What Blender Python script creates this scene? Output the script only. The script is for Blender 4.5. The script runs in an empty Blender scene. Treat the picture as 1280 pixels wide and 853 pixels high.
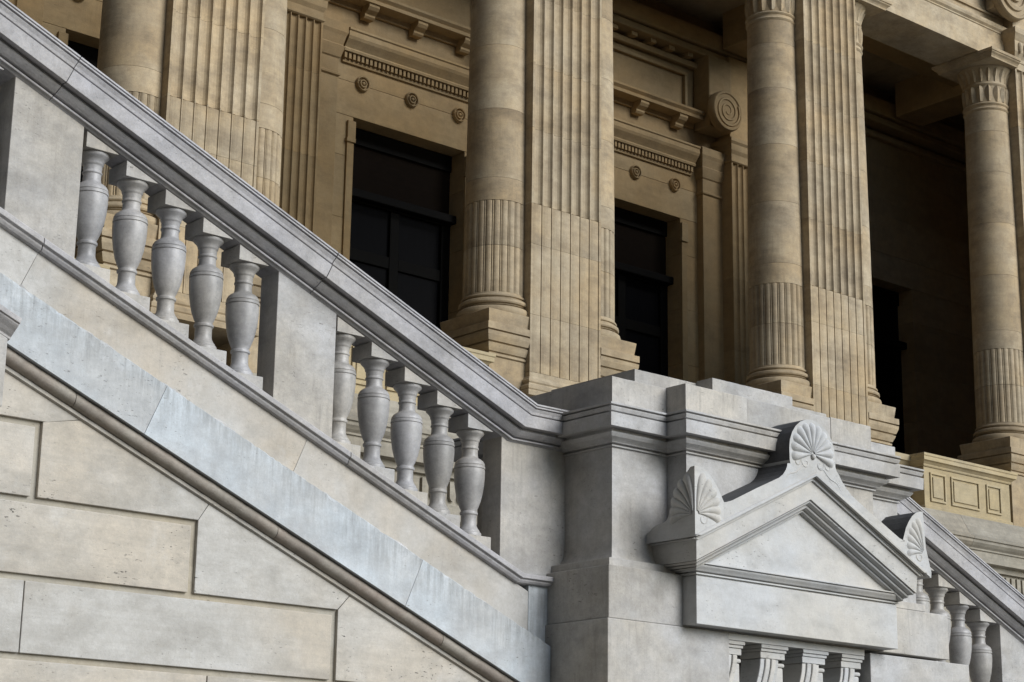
import bpy, bmesh, math, random
from mathutils import Vector, Matrix, noise
from mathutils.geometry import tessellate_polygon
random.seed(7)
R = math.radians
S = bpy.context.scene
COL = S.collection

# ------------------------------------------------------------------ camera
yaw, pitch, roll, F = 0.70323675, 0.26190162, 0.01507629, 2464.18
f = Vector((math.sin(yaw)*math.cos(pitch), math.cos(yaw)*math.cos(pitch), math.sin(pitch)))
r = f.cross(Vector((0, 0, 1))).normalized()
u = r.cross(f)
c_, s_ = math.cos(roll), math.sin(roll)
rr = c_*r + s_*u
uu = -s_*r + c_*u
cam = bpy.data.objects.new('camera', bpy.data.cameras.new('camera'))
COL.objects.link(cam)
mw = Matrix((( rr.x, uu.x, -f.x, 0), (rr.y, uu.y, -f.y, 0), (rr.z, uu.z, -f.z, 1.6), (0, 0, 0, 1)))
cam.matrix_world = mw
cam.data.sensor_width = 36
cam.data.lens = F*36/1280
cam.data.clip_end = 2000
cam.data.clip_start = 0.05
S.camera = cam

# ------------------------------------------------------------------ world, sun, exposure
SUN_EL, SUN_AZ = R(27), R(159)         # soft light from in front, a little to the right
w = bpy.data.worlds.new('World'); S.world = w; w.use_nodes = True
nt = w.node_tree; bg = nt.nodes['Background']
sky = nt.nodes.new('ShaderNodeTexSky'); sky.sky_type = 'NISHITA'; sky.sun_disc = False
sky.sun_elevation = SUN_EL; sky.sun_rotation = SUN_AZ; sky.dust_density = 0.2; sky.air_density = 1.2; sky.ozone_density = 2.0
nt.links.new(sky.outputs[0], bg.inputs[0]); bg.inputs[1].default_value = 0.11
sl = bpy.data.lights.new('sun', 'SUN'); sl.energy = 2.9; sl.angle = R(40); sl.color = (1.0, 0.985, 0.96)
so = bpy.data.objects.new('sun', sl); COL.objects.link(so)
d = Vector((math.sin(SUN_AZ)*math.cos(SUN_EL), math.cos(SUN_AZ)*math.cos(SUN_EL), math.sin(SUN_EL)))
so.rotation_euler = d.to_track_quat('Z', 'Y').to_euler(); so.location = (10, -30, 40)
vs = S.view_settings
vs.view_transform = 'Standard'; vs.look = 'None'; vs.gamma = 1; vs.exposure = 0.36; vs.use_curve_mapping = False

# ------------------------------------------------------------------ materials
def stone(name, cold, warm, dirt, mott=0.35, bed=0.0, pits=0.25, streak=0.0, rough=0.85, bump=0.35, wscale=0.9, rnd=0.10, zone=None, lichen=0.0, stain=0.25, spec=0.3):
    m = bpy.data.materials.new(name); m.use_nodes = True
    t = m.node_tree; N = t.nodes; L = t.links
    b = N['Principled BSDF']; b.inputs['Roughness'].default_value = rough
    b.inputs['Specular IOR Level'].default_value = spec
    geo = N.new('ShaderNodeNewGeometry'); oi = N.new('ShaderNodeObjectInfo')
    off = N.new('ShaderNodeVectorMath'); off.operation = 'ADD'
    rv = N.new('ShaderNodeCombineXYZ')
    mul = N.new('ShaderNodeMath'); mul.operation = 'MULTIPLY'; mul.inputs[1].default_value = 13.0
    L.new(oi.outputs['Random'], mul.inputs[0]); L.new(mul.outputs[0], rv.inputs[0]); L.new(mul.outputs[0], rv.inputs[1])
    L.new(geo.outputs['Position'], off.inputs[0]); L.new(rv.outputs[0], off.inputs[1])
    def noise_(scale, vec=None, det=5, ro=0.6, mp=None):
        n = N.new('ShaderNodeTexNoise'); n.inputs['Scale'].default_value = scale
        n.inputs['Detail'].default_value = det; n.inputs['Roughness'].default_value = ro
        src = vec or off.outputs[0]
        if mp:
            q = N.new('ShaderNodeMapping'); q.inputs['Scale'].default_value = mp; L.new(src, q.inputs[0]); src = q.outputs[0]
        L.new(src, n.inputs['Vector']); return n.outputs['Fac']
    def ramp(fac, a, bb, ca=(0, 0, 0, 1), cb=(1, 1, 1, 1)):
        q = N.new('ShaderNodeValToRGB'); q.color_ramp.elements[0].position = a; q.color_ramp.elements[1].position = bb
        q.color_ramp.elements[0].color = ca; q.color_ramp.elements[1].color = cb
        L.new(fac, q.inputs[0]); return q.outputs[0]
    def mix(fac, a, bb, mode='MIX'):
        q = N.new('ShaderNodeMix'); q.data_type = 'RGBA'; q.blend_type = mode
        for sock, v in ((q.inputs[0], fac), (q.inputs[6], a), (q.inputs[7], bb)):
            if hasattr(v, 'is_output') or hasattr(v, 'links'): L.new(v, sock)
            elif isinstance(v, (int, float)): sock.default_value = v
            else: sock.default_value = (*v, 1)
        return q.outputs[2]
    def mth(op, a, bb):
        q = N.new('ShaderNodeMath'); q.operation = op
        for i, v in enumerate((a, bb)):
            if isinstance(v, (int, float)): q.inputs[i].default_value = v
            else: L.new(v, q.inputs[i])
        return q.outputs[0]
    base = mix(ramp(noise_(wscale), 0.38, 0.62), cold, warm)
    m1 = ramp(noise_(6, det=10, ro=0.78), 0.40, 0.66)
    base = mix(mth('MULTIPLY', m1, mott), base, dirt, 'MIX')
    fine = ramp(noise_(75, det=6, ro=0.8), 0.42, 0.66)
    base = mix(mth('MULTIPLY', fine, 0.45*mott+0.05), base, dirt)
    # per-stone tone
    tone = mth('ADD', mth('MULTIPLY', oi.outputs['Random'], rnd*2), 1-rnd)
    tc = N.new('ShaderNodeCombineColor'); 
    for i in range(3): L.new(tone, tc.inputs[i])
    base = mix(1.0, base, tc.outputs[0], 'MULTIPLY')
    if bed:
        bn = ramp(noise_(2.0, mp=(0.5, 0.5, 9), det=7, ro=0.7), 0.42, 0.68)
        base = mix(mth('MULTIPLY', bn, bed), base, dirt)
    if streak:
        st = ramp(noise_(5.0, mp=(6, 6, 0.55), det=5), 0.5, 0.78)
        big = ramp(noise_(0.9), 0.42, 0.62)
        stm = mth('MULTIPLY', st, big)
        base = mix(mth('MULTIPLY', stm, streak), base, tuple(x*0.45 for x in dirt))
    if zone:      # rain-washed dirt that hangs below the string course, following the stair slope
        sx = N.new('ShaderNodeSeparateXYZ'); L.new(geo.outputs['Position'], sx.inputs[0])
        k = mth('ADD', sx.outputs[2], mth('MULTIPLY', sx.outputs[0], 0.421))
        dd = mth('MULTIPLY', mth('SUBTRACT', k, zone[0]), 1/(zone[1]-zone[0]))
        cl = N.new('ShaderNodeClamp'); L.new(dd, cl.inputs[0])
        nz = ramp(noise_(4.0, mp=(7, 7, 0.7), det=7, ro=0.7), 0.40, 0.68)
        ng = ramp(noise_(1.1, vec=geo.outputs['Position'], det=3), 0.36, 0.52)
        base = mix(mth('MULTIPLY', mth('MULTIPLY', mth('MULTIPLY', cl.outputs[0], nz), ng), 0.62), base, (0.16, 0.16, 0.15))
    if stain:
        sn = ramp(noise_(1.7, mp=(1, 1, 1.8), det=9, ro=0.72), 0.47, 0.74)
        base = mix(mth('MULTIPLY', sn, stain*2), base, tuple(x*0.75 for x in dirt))
    pn = None
    if pits:
        pm = noise_(34, det=3, mp=(0.8, 0.8, 2.4))
        pn = ramp(pm, 0.64, 0.68)
        pg = ramp(noise_(2.2, det=4), 0.50, 0.60)
        base = mix(mth('MULTIPLY', mth('MULTIPLY', pn, pg), min(1, pits*2)), base, (0.10, 0.095, 0.085))
    if lichen:
        ln = ramp(noise_(3.2, det=9, ro=0.75), 0.56, 0.68)
        base = mix(mth('MULTIPLY', ln, lichen), base, (0.72, 0.74, 0.76))
    L.new(base, b.inputs['Base Color'])
    bp = N.new('ShaderNodeBump'); bp.inputs['Strength'].default_value = bump; bp.inputs['Distance'].default_value = 0.01
    h = mth('ADD', mth('MULTIPLY', noise_(18, det=8, ro=0.7), 0.8), mth('MULTIPLY', noise_(150, det=2), 0.15))
    if pn is not None: h = mth('SUBTRACT', h, mth('MULTIPLY', pn, 0.5))
    L.new(h, bp.inputs['Height']); L.new(bp.outputs[0], b.inputs['Normal'])
    return m

M = {
 'stair':  stone('grey stair limestone', (0.485, 0.485, 0.49), (0.51, 0.475, 0.42), (0.23, 0.22, 0.205), mott=0.50, pits=0.3, streak=0.35, rnd=0.05),
 'rail':   stone('weathered coping limestone', (0.50, 0.495, 0.52), (0.51, 0.49, 0.475), (0.19, 0.185, 0.185), mott=0.50, pits=0.2, streak=0.0, rnd=0.03, bump=0.5),
 'white':  stone('washed pale limestone', (0.57, 0.62, 0.66), (0.53, 0.54, 0.54), (0.30, 0.31, 0.32), mott=0.42, streak=0.12, pits=0.3, wscale=1.8, zone=(6.40, 6.75), rnd=0.04, lichen=0.35),
 'upper':  stone('cream limestone string', (0.54, 0.53, 0.51), (0.53, 0.47, 0.39), (0.27, 0.255, 0.225), mott=0.35, streak=0.25, rnd=0.05, pits=0.3, lichen=0.2),
 'wall':   stone('cream wall limestone', (0.56, 0.55, 0.525), (0.57, 0.51, 0.425), (0.31, 0.29, 0.255), mott=0.45, bed=0.25, pits=0.8, stain=0.32, rnd=0.04, wscale=0.6, lichen=0.15),
 'groove': stone('ochre joint limestone', (0.42, 0.40, 0.35), (0.44, 0.39, 0.30), (0.24, 0.21, 0.17), mott=0.4, pits=0.2),
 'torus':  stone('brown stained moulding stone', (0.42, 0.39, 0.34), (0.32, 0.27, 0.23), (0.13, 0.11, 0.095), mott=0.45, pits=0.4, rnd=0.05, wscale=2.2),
 'bal':    stone('smooth grey turned stone', (0.44, 0.435, 0.445), (0.45, 0.425, 0.39), (0.13, 0.128, 0.125), mott=0.50, pits=0.1, rough=0.42, bump=0.10, rnd=0.10, stain=0.25, spec=0.5, streak=0.35),
 'gable':  stone('pale carved limestone', (0.53, 0.54, 0.55), (0.545, 0.52, 0.475), (0.29, 0.285, 0.27), mott=0.28, pits=0.35, bed=0.12, rnd=0.03, lichen=0.15),
 'lime': stone('pale lime crust', (0.62, 0.62, 0.62), (0.45, 0.44, 0.42), (0.16, 0.155, 0.15), mott=0.75, wscale=3.5, pits=0.5, stain=0.3),
 'crust': stone('shade and weather crust', (0.13, 0.13, 0.135), (0.10, 0.10, 0.10), (0.05, 0.05, 0.05), mott=0.5, pits=0.2),  # dark crest tone: mostly shade put into the colour, partly crust
 'column': stone('buff column limestone', (0.46, 0.385, 0.27), (0.45, 0.34, 0.20), (0.20, 0.155, 0.105), mott=0.5, bed=0.22, stain=0.4, pits=0.2, rnd=0.10, wscale=1.1, streak=0.30),
 'palace': stone('ochre palace limestone', (0.41, 0.305, 0.17), (0.41, 0.28, 0.135), (0.22, 0.16, 0.085), mott=0.40, bed=0.15, pits=0.1, rnd=0.11, wscale=0.7, streak=0.2),
 'parapet':stone('yellow parapet limestone', (0.44, 0.37, 0.24), (0.44, 0.35, 0.20), (0.22, 0.18, 0.12), mott=0.35, bed=0.2, pits=0.2, rnd=0.05),
 'podium': stone('greyish podium limestone', (0.37, 0.34, 0.28), (0.34, 0.30, 0.235), (0.15, 0.135, 0.11), mott=0.5, bed=0.4, pits=0.2, rnd=0.05, streak=0.35),
 'soffit': stone('dark ceiling stone', (0.50, 0.41, 0.28), (0.46, 0.37, 0.24), (0.28, 0.22, 0.14), mott=0.4, pits=0),
 'ground': stone('dark cobbled ground', (0.42, 0.39, 0.33), (0.45, 0.41, 0.34), (0.28, 0.26, 0.22), mott=0.5, pits=0.1),
 'blocker':   stone('dark blocker stone', (0.05, 0.042, 0.032), (0.055, 0.045, 0.032), (0.03, 0.025, 0.02), mott=0.5, pits=0),
}
def plain(name, col, rough=0.5, metal=0.0):
    m = bpy.data.materials.new(name); m.use_nodes = True; t = m.node_tree
    b = t.nodes['Principled BSDF']; b.inputs['Roughness'].default_value = rough; b.inputs['Metallic'].default_value = metal
    n = t.nodes.new('ShaderNodeTexNoise'); n.inputs['Scale'].default_value = 12
    q = t.nodes.new('ShaderNodeValToRGB'); q.color_ramp.elements[0].color = (*[x*0.7 for x in col], 1); q.color_ramp.elements[1].color = (*[x*1.3 for x in col], 1)
    t.links.new(n.outputs[0], q.inputs[0]); t.links.new(q.outputs[0], b.inputs['Base Color']); return m
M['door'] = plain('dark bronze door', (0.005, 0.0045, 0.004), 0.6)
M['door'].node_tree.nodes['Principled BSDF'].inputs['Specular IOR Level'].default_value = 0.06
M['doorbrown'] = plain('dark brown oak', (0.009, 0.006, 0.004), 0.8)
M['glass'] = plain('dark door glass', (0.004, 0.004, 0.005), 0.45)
M['glass'].node_tree.nodes['Principled BSDF'].inputs['Specular IOR Level'].default_value = 0.03
M['doorbrown'].node_tree.nodes['Principled BSDF'].inputs['Specular IOR Level'].default_value = 0.05
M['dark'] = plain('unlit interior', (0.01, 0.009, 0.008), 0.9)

# ------------------------------------------------------------------ object helpers
W = {}
def thing(name, label, cat, loc=(0, 0, 0), group=None):
    o = bpy.data.objects.new(name, None); COL.objects.link(o); o.location = loc
    o.empty_display_size = 0.2
    o['label'] = label; o['category'] = cat
    if group: o['group'] = group
    W[o] = Vector(loc); return o
def finish(name, bm, mat, parent=None, bevel=0.0, smooth=None, local=False, loc=None):
    bmesh.ops.remove_doubles(bm, verts=bm.verts, dist=1e-5)
    bmesh.ops.recalc_face_normals(bm, faces=bm.faces)
    base = W.get(parent, Vector((0, 0, 0))) if parent else Vector((0, 0, 0))
    if not local and base.length: bmesh.ops.translate(bm, verts=bm.verts, vec=-base)
    me = bpy.data.meshes.new(name); bm.to_mesh(me); bm.free()
    me.materials.append(mat)
    if smooth is not None:
        for p in me.polygons: p.use_smooth = True
        me.set_sharp_from_angle(angle=R(smooth))
    o = bpy.data.objects.new(name, me); COL.objects.link(o)
    if parent: o.parent = parent
    if loc is not None: o.location = loc
    W[o] = base + (Vector(loc) if loc is not None else Vector((0, 0, 0)))
    if bevel:
        b = o.modifiers.new('bevel', 'BEVEL'); b.width = bevel; b.segments = 2; b.limit_method = 'ANGLE'; b.angle_limit = R(28)
        b.harden_normals = False
    return o
def copy_tree(o, parent=None, top=True):
    c = o.copy(); COL.objects.link(c)
    if parent: c.parent = parent
    W[c] = W[o].copy()
    for ch in list(o.children): copy_tree(ch, c, False)
    return c
def box(bm, x0, x1, y0, y1, z0, z1):
    vs = [bm.verts.new(p) for p in ((x0,y0,z0),(x1,y0,z0),(x1,y1,z0),(x0,y1,z0),(x0,y0,z1),(x1,y0,z1),(x1,y1,z1),(x0,y1,z1))]
    for q in ((0,3,2,1),(4,5,6,7),(0,1,5,4),(1,2,6,5),(2,3,7,6),(3,0,4,7)): bm.faces.new([vs[i] for i in q])
def bx(*a):
    bm = bmesh.new(); box(bm, *a); return bm
def prism_xz(bm, pts, y0, y1):
    """polygon in the XZ plane, extruded from y0 to y1"""
    a = [bm.verts.new((x, y0, z)) for x, z in pts]; b = [bm.verts.new((x, y1, z)) for x, z in pts]
    n = len(pts)
    if n > 8:
        for t in tessellate_polygon([[Vector((x, z, 0)) for x, z in pts]]):
            bm.faces.new([a[i] for i in t]); bm.faces.new([b[i] for i in t][::-1])
    else: bm.faces.new(a); bm.faces.new(b[::-1])
    for i in range(n): bm.faces.new((a[i], b[i], b[(i+1) % n], a[(i+1) % n]))
def prism_xy(bm, pts, z0, z1):
    a = [bm.verts.new((x, y, z0)) for x, y in pts]; b = [bm.verts.new((x, y, z1)) for x, y in pts]
    bm.faces.new(a[::-1]); bm.faces.new(b); n = len(pts)
    for i in range(n): bm.faces.new((a[i], a[(i+1) % n], b[(i+1) % n], b[i]))
def sweep(bm, path, prof):
    """closed plan path (outward = right of travel), profile [(offset, z)]; capped top and bottom"""
    n = len(path); rings = []
    for off, z in prof:
        ring = []
        for i in range(n):
            p0, p1, p2 = Vector(path[i-1]), Vector(path[i]), Vector(path[(i+1) % n])
            d1 = (p1-p0).normalized(); d2 = (p2-p1).normalized()
            n1 = Vector((d1.y, -d1.x)); n2 = Vector((d2.y, -d2.x))
            mt = (n1+n2); mt = mt/max(1e-6, mt.dot(n1)) if mt.length > 1e-6 else n1
            q = p1 + mt*off; ring.append(bm.verts.new((q.x, q.y, z)))
        rings.append(ring)
    for a, b in zip(rings, rings[1:]):
        for i in range(n): bm.faces.new((a[i], a[(i+1) % n], b[(i+1) % n], b[i]))
    bm.faces.new(rings[0][::-1]); bm.faces.new(rings[-1])
def rect(x0, x1, y0, y1):      # travelled so that right of travel is outward
    return [(x0, y1), (x0, y0), (x1, y0), (x1, y1)]
def lathe(bm, prof, cx=0, cy=0, seg=36, mod=None):
    rings = []
    for rad, z in prof:
        ring = []
        for i in range(seg):
            a = 2*math.pi*i/seg; q = rad + (mod(i, z) if mod else 0)
            ring.append(bm.verts.new((cx+q*math.cos(a), cy+q*math.sin(a), z)))
        rings.append(ring)
    for a, b in zip(rings, rings[1:]):
        for i in range(seg): bm.faces.new((a[i], a[(i+1) % seg], b[(i+1) % seg], b[i]))
    bm.faces.new(rings[0][::-1]); bm.faces.new(rings[-1])
def loft(bm, sections):
    """sections: list of equal-length closed point loops"""
    rs = [[bm.verts.new(p) for p in s] for s in sections]; n = len(rs[0])
    for a, b in zip(rs, rs[1:]):
        for i in range(n): bm.faces.new((a[i], a[(i+1) % n], b[(i+1) % n], b[i]))
    bm.faces.new(rs[0][::-1]); bm.faces.new(rs[-1])

def worn(v):
    n = noise.noise(Vector((v, 0.3, 1.7)))+0.5*noise.noise(Vector((v*2.7, 4.1, 0.2))); return n
# ------------------------------------------------------------------ ground and the wing added unseen on the left to shut out sky
M['absorber'] = stone('dark bounce absorber', (0.07, 0.065, 0.055), (0.085, 0.075, 0.06), (0.04, 0.036, 0.03), mott=0.5, pits=0)
g = finish('bounce_absorber', bx(-3, 34, -18, 9.9, -0.3, 0.004), M['absorber']); g['kind'] = 'structure'  # unseen dark sheet added to cut ground bounce onto left-facing stone
g = finish('ground', bx(-400, 400, -400, 400, -0.5, 0), M['ground']); g['kind'] = 'structure'
blocker = thing('sky_blocker', 'tall unseen dark mass added at the left to keep sky light off the stone', 'building', (-5, 0, 0))
finish('wall', bx(-9, -3, -45, 24, 0, 38), M['blocker'], blocker)  # unseen mass added to darken the left-facing stone
finish('cornice', bx(-9.1, -2.6, -45.3, 24.0, 38, 38.8), M['blocker'], blocker)  # top of the added unseen mass

# ------------------------------------------------------------------ balustrades
def rail_loop(x, pts, m, knee_dir=0):
    out = []
    for y, K, zl in pts: out.append((x, y, K-m*x))
    return out
YC = 10.10
def rail_profile(K0, Z0):
    """(y, K on slope, z on level) front then mirrored to the back"""
    front = [(10.00, -0.318, -0.262), (9.985, -0.304, -0.251), (9.970, -0.302, -0.249), (9.970, -0.288, -0.238), (9.990, -0.287, -0.237), (9.990, -0.278, -0.229), (9.958, -0.277, -0.228), (9.940, -0.262, -0.216), (9.925, -0.246, -0.203),
             (9.915, -0.232, -0.191), (9.930, -0.230, -0.190), (9.930, -0.212, -0.175), (9.868, -0.214, -0.172), (9.862, -0.112, -0.090), (9.892, -0.110, -0.089), (9.892, -0.098, -0.079),
             (9.872, -0.096, -0.078), (9.868, -0.076, -0.061), (9.856, -0.050, -0.041), (9.882, -0.049, -0.040), (9.882, -0.040, -0.033), (9.853, -0.038, -0.032), (9.853, -0.026, -0.022), (9.870, -0.025, -0.021), (9.870, -0.019, -0.016), (9.853, -0.017, -0.014), (9.855, -0.003, -0.002), (9.870, 0.0, 0.0)]
    full = front + [(2*YC-y, k, z) for y, k, z in front[::-1]]
    return [(y, K0+k, Z0+z) for y, k, z in full]
SL1, SL2 = 0.421, 0.44
def rail_piece(name, parent, K0, Z0, m, xa, xb, ka=True, kb=True, knee='end', gap=0.004, mat='rail'):
    """coping stone between two joints; a joint leans square to the slope; xa/xb None = level end at given x"""
    P = rail_profile(K0, Z0); bm = bmesh.new(); secs = []
    def cut(xx):
        # square to slope plane through (xx on top)
        s = []
        for y, K, zl in P:
            # solve x: (x-xx) = m*(z - ztop) with z=K-m x, ztop=K0-m xx
            x = (xx + m*(K - (K0-m*xx)))/(1+m*m); s.append((x, y, K-m*x))
        return s
    def level(xx): return [(xx, y, zl) for y, K, zl in P]
    def kneesec(): return [((K-zl)/m, y, zl) for y, K, zl in P]
    for kind, xx in xa if isinstance(xa, list) else [('cut', xa)]:
        secs.append(cut(xx+gap/2) if kind == 'cut' else level(xx))
    if knee == 'mid': secs.append(kneesec())
    for kind, xx in xb if isinstance(xb, list) else [('cut', xb)]:
        secs.append(cut(xx-gap/2) if kind == 'cut' else level(xx))
    loft(bm, secs)
    for v in bm.verts: v.co.y += 0.0035*worn(secs[0][0][0]*3.1); v.co.z += 0.003*worn(secs[0][0][0]*5.7)
    return finish(name, bm, M[mat], parent, bevel=0.0045)

BAL_PROF = [(0.0, 0.0), (0.082, 0.0), (0.083, 0.018), (0.080, 0.024), (0.074, 0.028), (0.072, 0.036), (0.062, 0.048), (0.0525, 0.066), (0.0505, 0.080), (0.050, 0.128),
            (0.051, 0.130), (0.0575, 0.134), (0.059, 0.141), (0.0575, 0.148), (0.051, 0.152), (0.0515, 0.160), (0.060, 0.176), (0.075, 0.214), (0.087, 0.262), (0.0955, 0.315),
            (0.0995, 0.365), (0.1000, 0.400), (0.0995, 0.404), (0.0960, 0.406), (0.0960, 0.410), (0.1010, 0.413), (0.1010, 0.424), (0.0965, 0.427), (0.0965, 0.431), (0.0990, 0.434),
            (0.0960, 0.446), (0.088, 0.459), (0.074, 0.470), (0.061, 0.477), (0.055, 0.483), (0.0535, 0.490), (0.0515, 0.500), (0.051, 0.526), (0.0515, 0.529), (0.056, 0.532),
            (0.0575, 0.537), (0.056, 0.542), (0.0525, 0.546), (0.0525, 0.552), (0.0545, 0.560), (0.0545, 0.574), (0.056, 0.578), (0.060, 0.582), (0.0615, 0.588), (0.0625, 0.596), (0.072, 0.610), (0.086, 0.622),
            (0.0905, 0.628), (0.0905, 0.641), (0.0, 0.641)]
HB = 0.712
BAL_PROF = [(r_*1.045, z_*HB/0.641) for r_, z_ in BAL_PROF]
def make_baluster(parent, m, loc):
    bm = bmesh.new(); lathe(bm, BAL_PROF[1:-1], seg=40)
    b = finish('baluster', bm, M['bal'], parent, smooth=40, local=True, loc=loc)
    h = 0.108
    bm = bmesh.new(); e = 0.0   # cap block: level underside, top cut to the slope of the rail
    prism_xz(bm, [(-h, HB+0.002), (h, HB+0.002), (h, HB+0.007), (-h, HB+2*h*m+0.007)], -h, h)
    finish('cap_block', bm, M['stair'], b, bevel=0.003, local=True)
    bm = bmesh.new()
    prism_xz(bm, [(-h, -0.002), (-h, -0.10), (h, -0.20), (h, -0.002)], -h, h)
    finish('plinth_block', bm, M['stair'], b, bevel=0.003, local=True)
    return b
def place_balusters(parent, xs, m, Kcap, proto=None):
    base = W[parent]
    for x in xs:
        z = Kcap - m*x - HB - 0.002
        l = (x-base.x, YC-base.y, z-base.z)
        if proto is None: proto = make_baluster(parent, m, l)
        else:
            c = copy_tree(proto, parent); c.location = (l[0]+random.uniform(-.003, .003), l[1]+random.uniform(-.003, .003), l[2])
    return proto
def post(parent, x0, x1, Kt, Kb, m, y0=10.0, y1=10.2, zl=None, xk=None):
    bm = bmesh.new()
    if zl is None: pts = [(x0, Kb-m*x0), (x0, Kt-m*x0), (x1, Kt-m*x1), (x1, Kb-m*x1)]
    else: pts = zl
    prism_xz(bm, pts, y0, y1); return finish('pedestal', bm, M['stair'], parent, bevel=0.004)

b1 = thing('stair_balustrade', 'long stone balustrade of the upper stair flight, sloping down to the pier', 'balustrade', (6.5, 10.1, 4.4))
K1, Z1 = 8.285, 4.665
rail_piece('coping_stone', b1, K1, Z1, SL1, 3.0, 5.01)
rail_piece('coping_stone', b1, K1, Z1, SL1, 5.01, 6.90)
rail_piece('coping_stone', b1, K1, Z1, SL1, 6.90, [('level', 8.95)], knee='mid')
PB = place_balusters(b1, [5.262+0.0, 5.537, 5.811, 6.086, 6.360], SL1, 7.903)
place_balusters(b1, [7.118, 7.392, 7.667, 7.941, 8.208], SL1, 7.903, PB)
place_balusters(b1, [4.489, 4.214, 3.94, 3.665, 3.39], SL1, 7.903, PB)
post(b1, 4.677, 5.137, 7.972, 7.06, SL1); post(b1, 6.549, 7.003, 7.972, 7.06, SL1)
post(b1, 8.40, 8.99, 0, 0, SL1, zl=[(8.40, 3.50), (8.40, 7.972-SL1*8.40), (8.45, 4.408), (8.99, 4.408), (8.99, 3.45), (8.62, 3.45)])
# sill under the balusters, with its small moulded nose
def slope_sill(name, parent, K, m, x0, x1, mat, y1=10.34, knee=None):
    prof = [(10.0, -0.085), (9.958, -0.078), (9.945, -0.060), (9.945, -0.048), (9.925, -0.040), (9.925, -0.006), (9.935, 0.0), (y1, 0.0), (y1, -0.085)]
    bm = bmesh.new(); A = [(x0, y, K+k-m*x0) for y, k in prof]
    if knee is None: B = [[(x1, y, K+k-m*x1) for y, k in prof]]
    else:
        zl = knee; B = [[((K+k-zl-k*0.8)/m, y, zl+k*0.8) for y, k in prof], [(x1, y, zl+k*0.8) for y, k in prof]]
    loft(bm, [A]+B); return finish(name, bm, M[mat], parent, bevel=0.003)
for a, b in ((3.0, 4.90), (4.904, 7.10)): slope_sill('sill', b1, 7.117, SL1, a, b, 'rail')
slope_sill('sill', b1, 7.117, SL1, 7.104, 8.90, 'rail', knee=3.512)

# ------------------------------------------------------------------ stair wall below flight one
w1 = thing('stair_wall', 'pale ashlar side wall under the sloping stair balustrade, with inclined mouldings and sunk joints', 'wall', (6, 10.3, 0))
finish('core', bx(3.0, 8.85, 10.055, 10.35, 0, 3.30), M['groove'], w1)
bm = bmesh.new(); prism_xz(bm, [(3.0, 3.30), (3.0, 6.20-SL1*3.0), (6.8, 6.20-SL1*6.8), (6.8, 3.30)], 10.056, 10.34); finish('core', bm, M['groove'], w1)
def sloped(name, K0, K1_, xa, xb, y0, y1, mat, lean=0.42, vend=None, bevel=0.003, ragged=0.004):
    """slab parallel to the stair slope between K0 (low) and K1 (high); joints lean square to the slope"""
    h = K1_-K0
    a_lo = xa - lean*h*0.85; b_lo = (xb - lean*h*0.85) if vend is None else xb
    pts = [(a_lo, K0-SL1*a_lo), (xa, K1_-SL1*xa), (xb, K1_-SL1*xb), (b_lo, K0-SL1*b_lo)]
    n = max(2, int((xb-xa)/0.022)); secs = []
    for i in range(n+1):
        t = i/n; lo = a_lo+(b_lo-a_lo)*t; hi = xa+(xb-xa)*t
        e = worn(hi*9+K0*3)*ragged; e2 = worn(hi*31+7)*ragged*0.6
        hx = hi
        secs.append([(lo, y0, K0-SL1*lo), (hi, y0, K1_-SL1*hi-0.004-max(0, e)), (hi, y0+0.004+max(0, e2), K1_-SL1*hi), (hi, y1, K1_-SL1*hi), (lo, y1, K0-SL1*lo)])
    bm = bmesh.new(); loft(bm, secs); return finish(name, bm, M[mat], w1, bevel=0)
for a, b in ((3.0, 4.8985), (4.9015, 6.8065), (6.8095, 8.640)): sloped('string_stone', 6.745, 7.042, a, b, 9.985, 10.34, 'upper', vend=(1 if b > 8 else None))
bm = bmesh.new(); prism_xz(bm, [(8.644, 3.1), (8.644, 3.446), (8.83, 3.446), (8.83, 3.02)], 9.985, 10.34)
finish('string_stone', bm, M['white'], w1, bevel=0.003)
for a, b in ((3.0, 5.7585), (5.7615, 7.6985)): sloped('washed_string_stone', 6.385, 6.752, a, b, 9.93, 10.30, 'white', ragged=0.04)
sloped('washed_string_stone', 6.385, 6.752, 7.7015, 8.80, 9.93, 10.30, 'white', vend=1, ragged=0.04)
# crust of old mortar and lime left along the ledge between the two string courses
for a, b in ((3.0, 5.3), (5.32, 6.9), (6.93, 8.6)):
    bm = bmesh.new(); secs = []; n = int((b-a)/0.018)
    for i in range(n+1):
        x = a+(b-a)*i/n; h = 0.008+0.034*max(0, worn(x*6+2)+0.22)+0.006*random.random(); y = 9.972-0.020*max(0, worn(x*9))-0.004*random.random()
        if i in (0, n): h = 0.002
        K = 6.752; secs.append([(x, y-0.012, K-0.004-SL1*x), (x, 9.9845, K+h-SL1*x), (x, 9.9845, K-0.004-SL1*x)])
    loft(bm, secs); finish('mortar_crust', bm, M['lime'], w1)
# torus and fillet under the string
def slope_mould(name, prof, x0, x1, mat, smooth=40):
    bm = bmesh.new(); n = max(1, int((x1-x0)/0.03)); secs = []
    for i in range(n+1):
        x = x0+(x1-x0)*i/n; j = 0.0035*worn(x*14) if name == 'torus_moulding' else 0
        secs.append([(x, y-(j if y < 10.1 else 0), K-SL1*x+(0.004*worn(x*23) if name == 'torus_moulding' and y < 9.99 else 0)) for y, K in prof])
    loft(bm, secs); return finish(name, bm, M[mat], w1, smooth=smooth)
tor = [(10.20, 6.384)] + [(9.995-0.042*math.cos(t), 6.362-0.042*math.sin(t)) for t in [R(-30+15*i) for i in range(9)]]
tor = [(10.20, 6.384), (9.985, 6.384)] + [(10.0-0.046*math.cos(t)-0.0, 6.350-0.046*math.sin(t)) for t in [R(-45+15*i) for i in range(9)]] + [(10.01, 6.302), (10.20, 6.302)]
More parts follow.
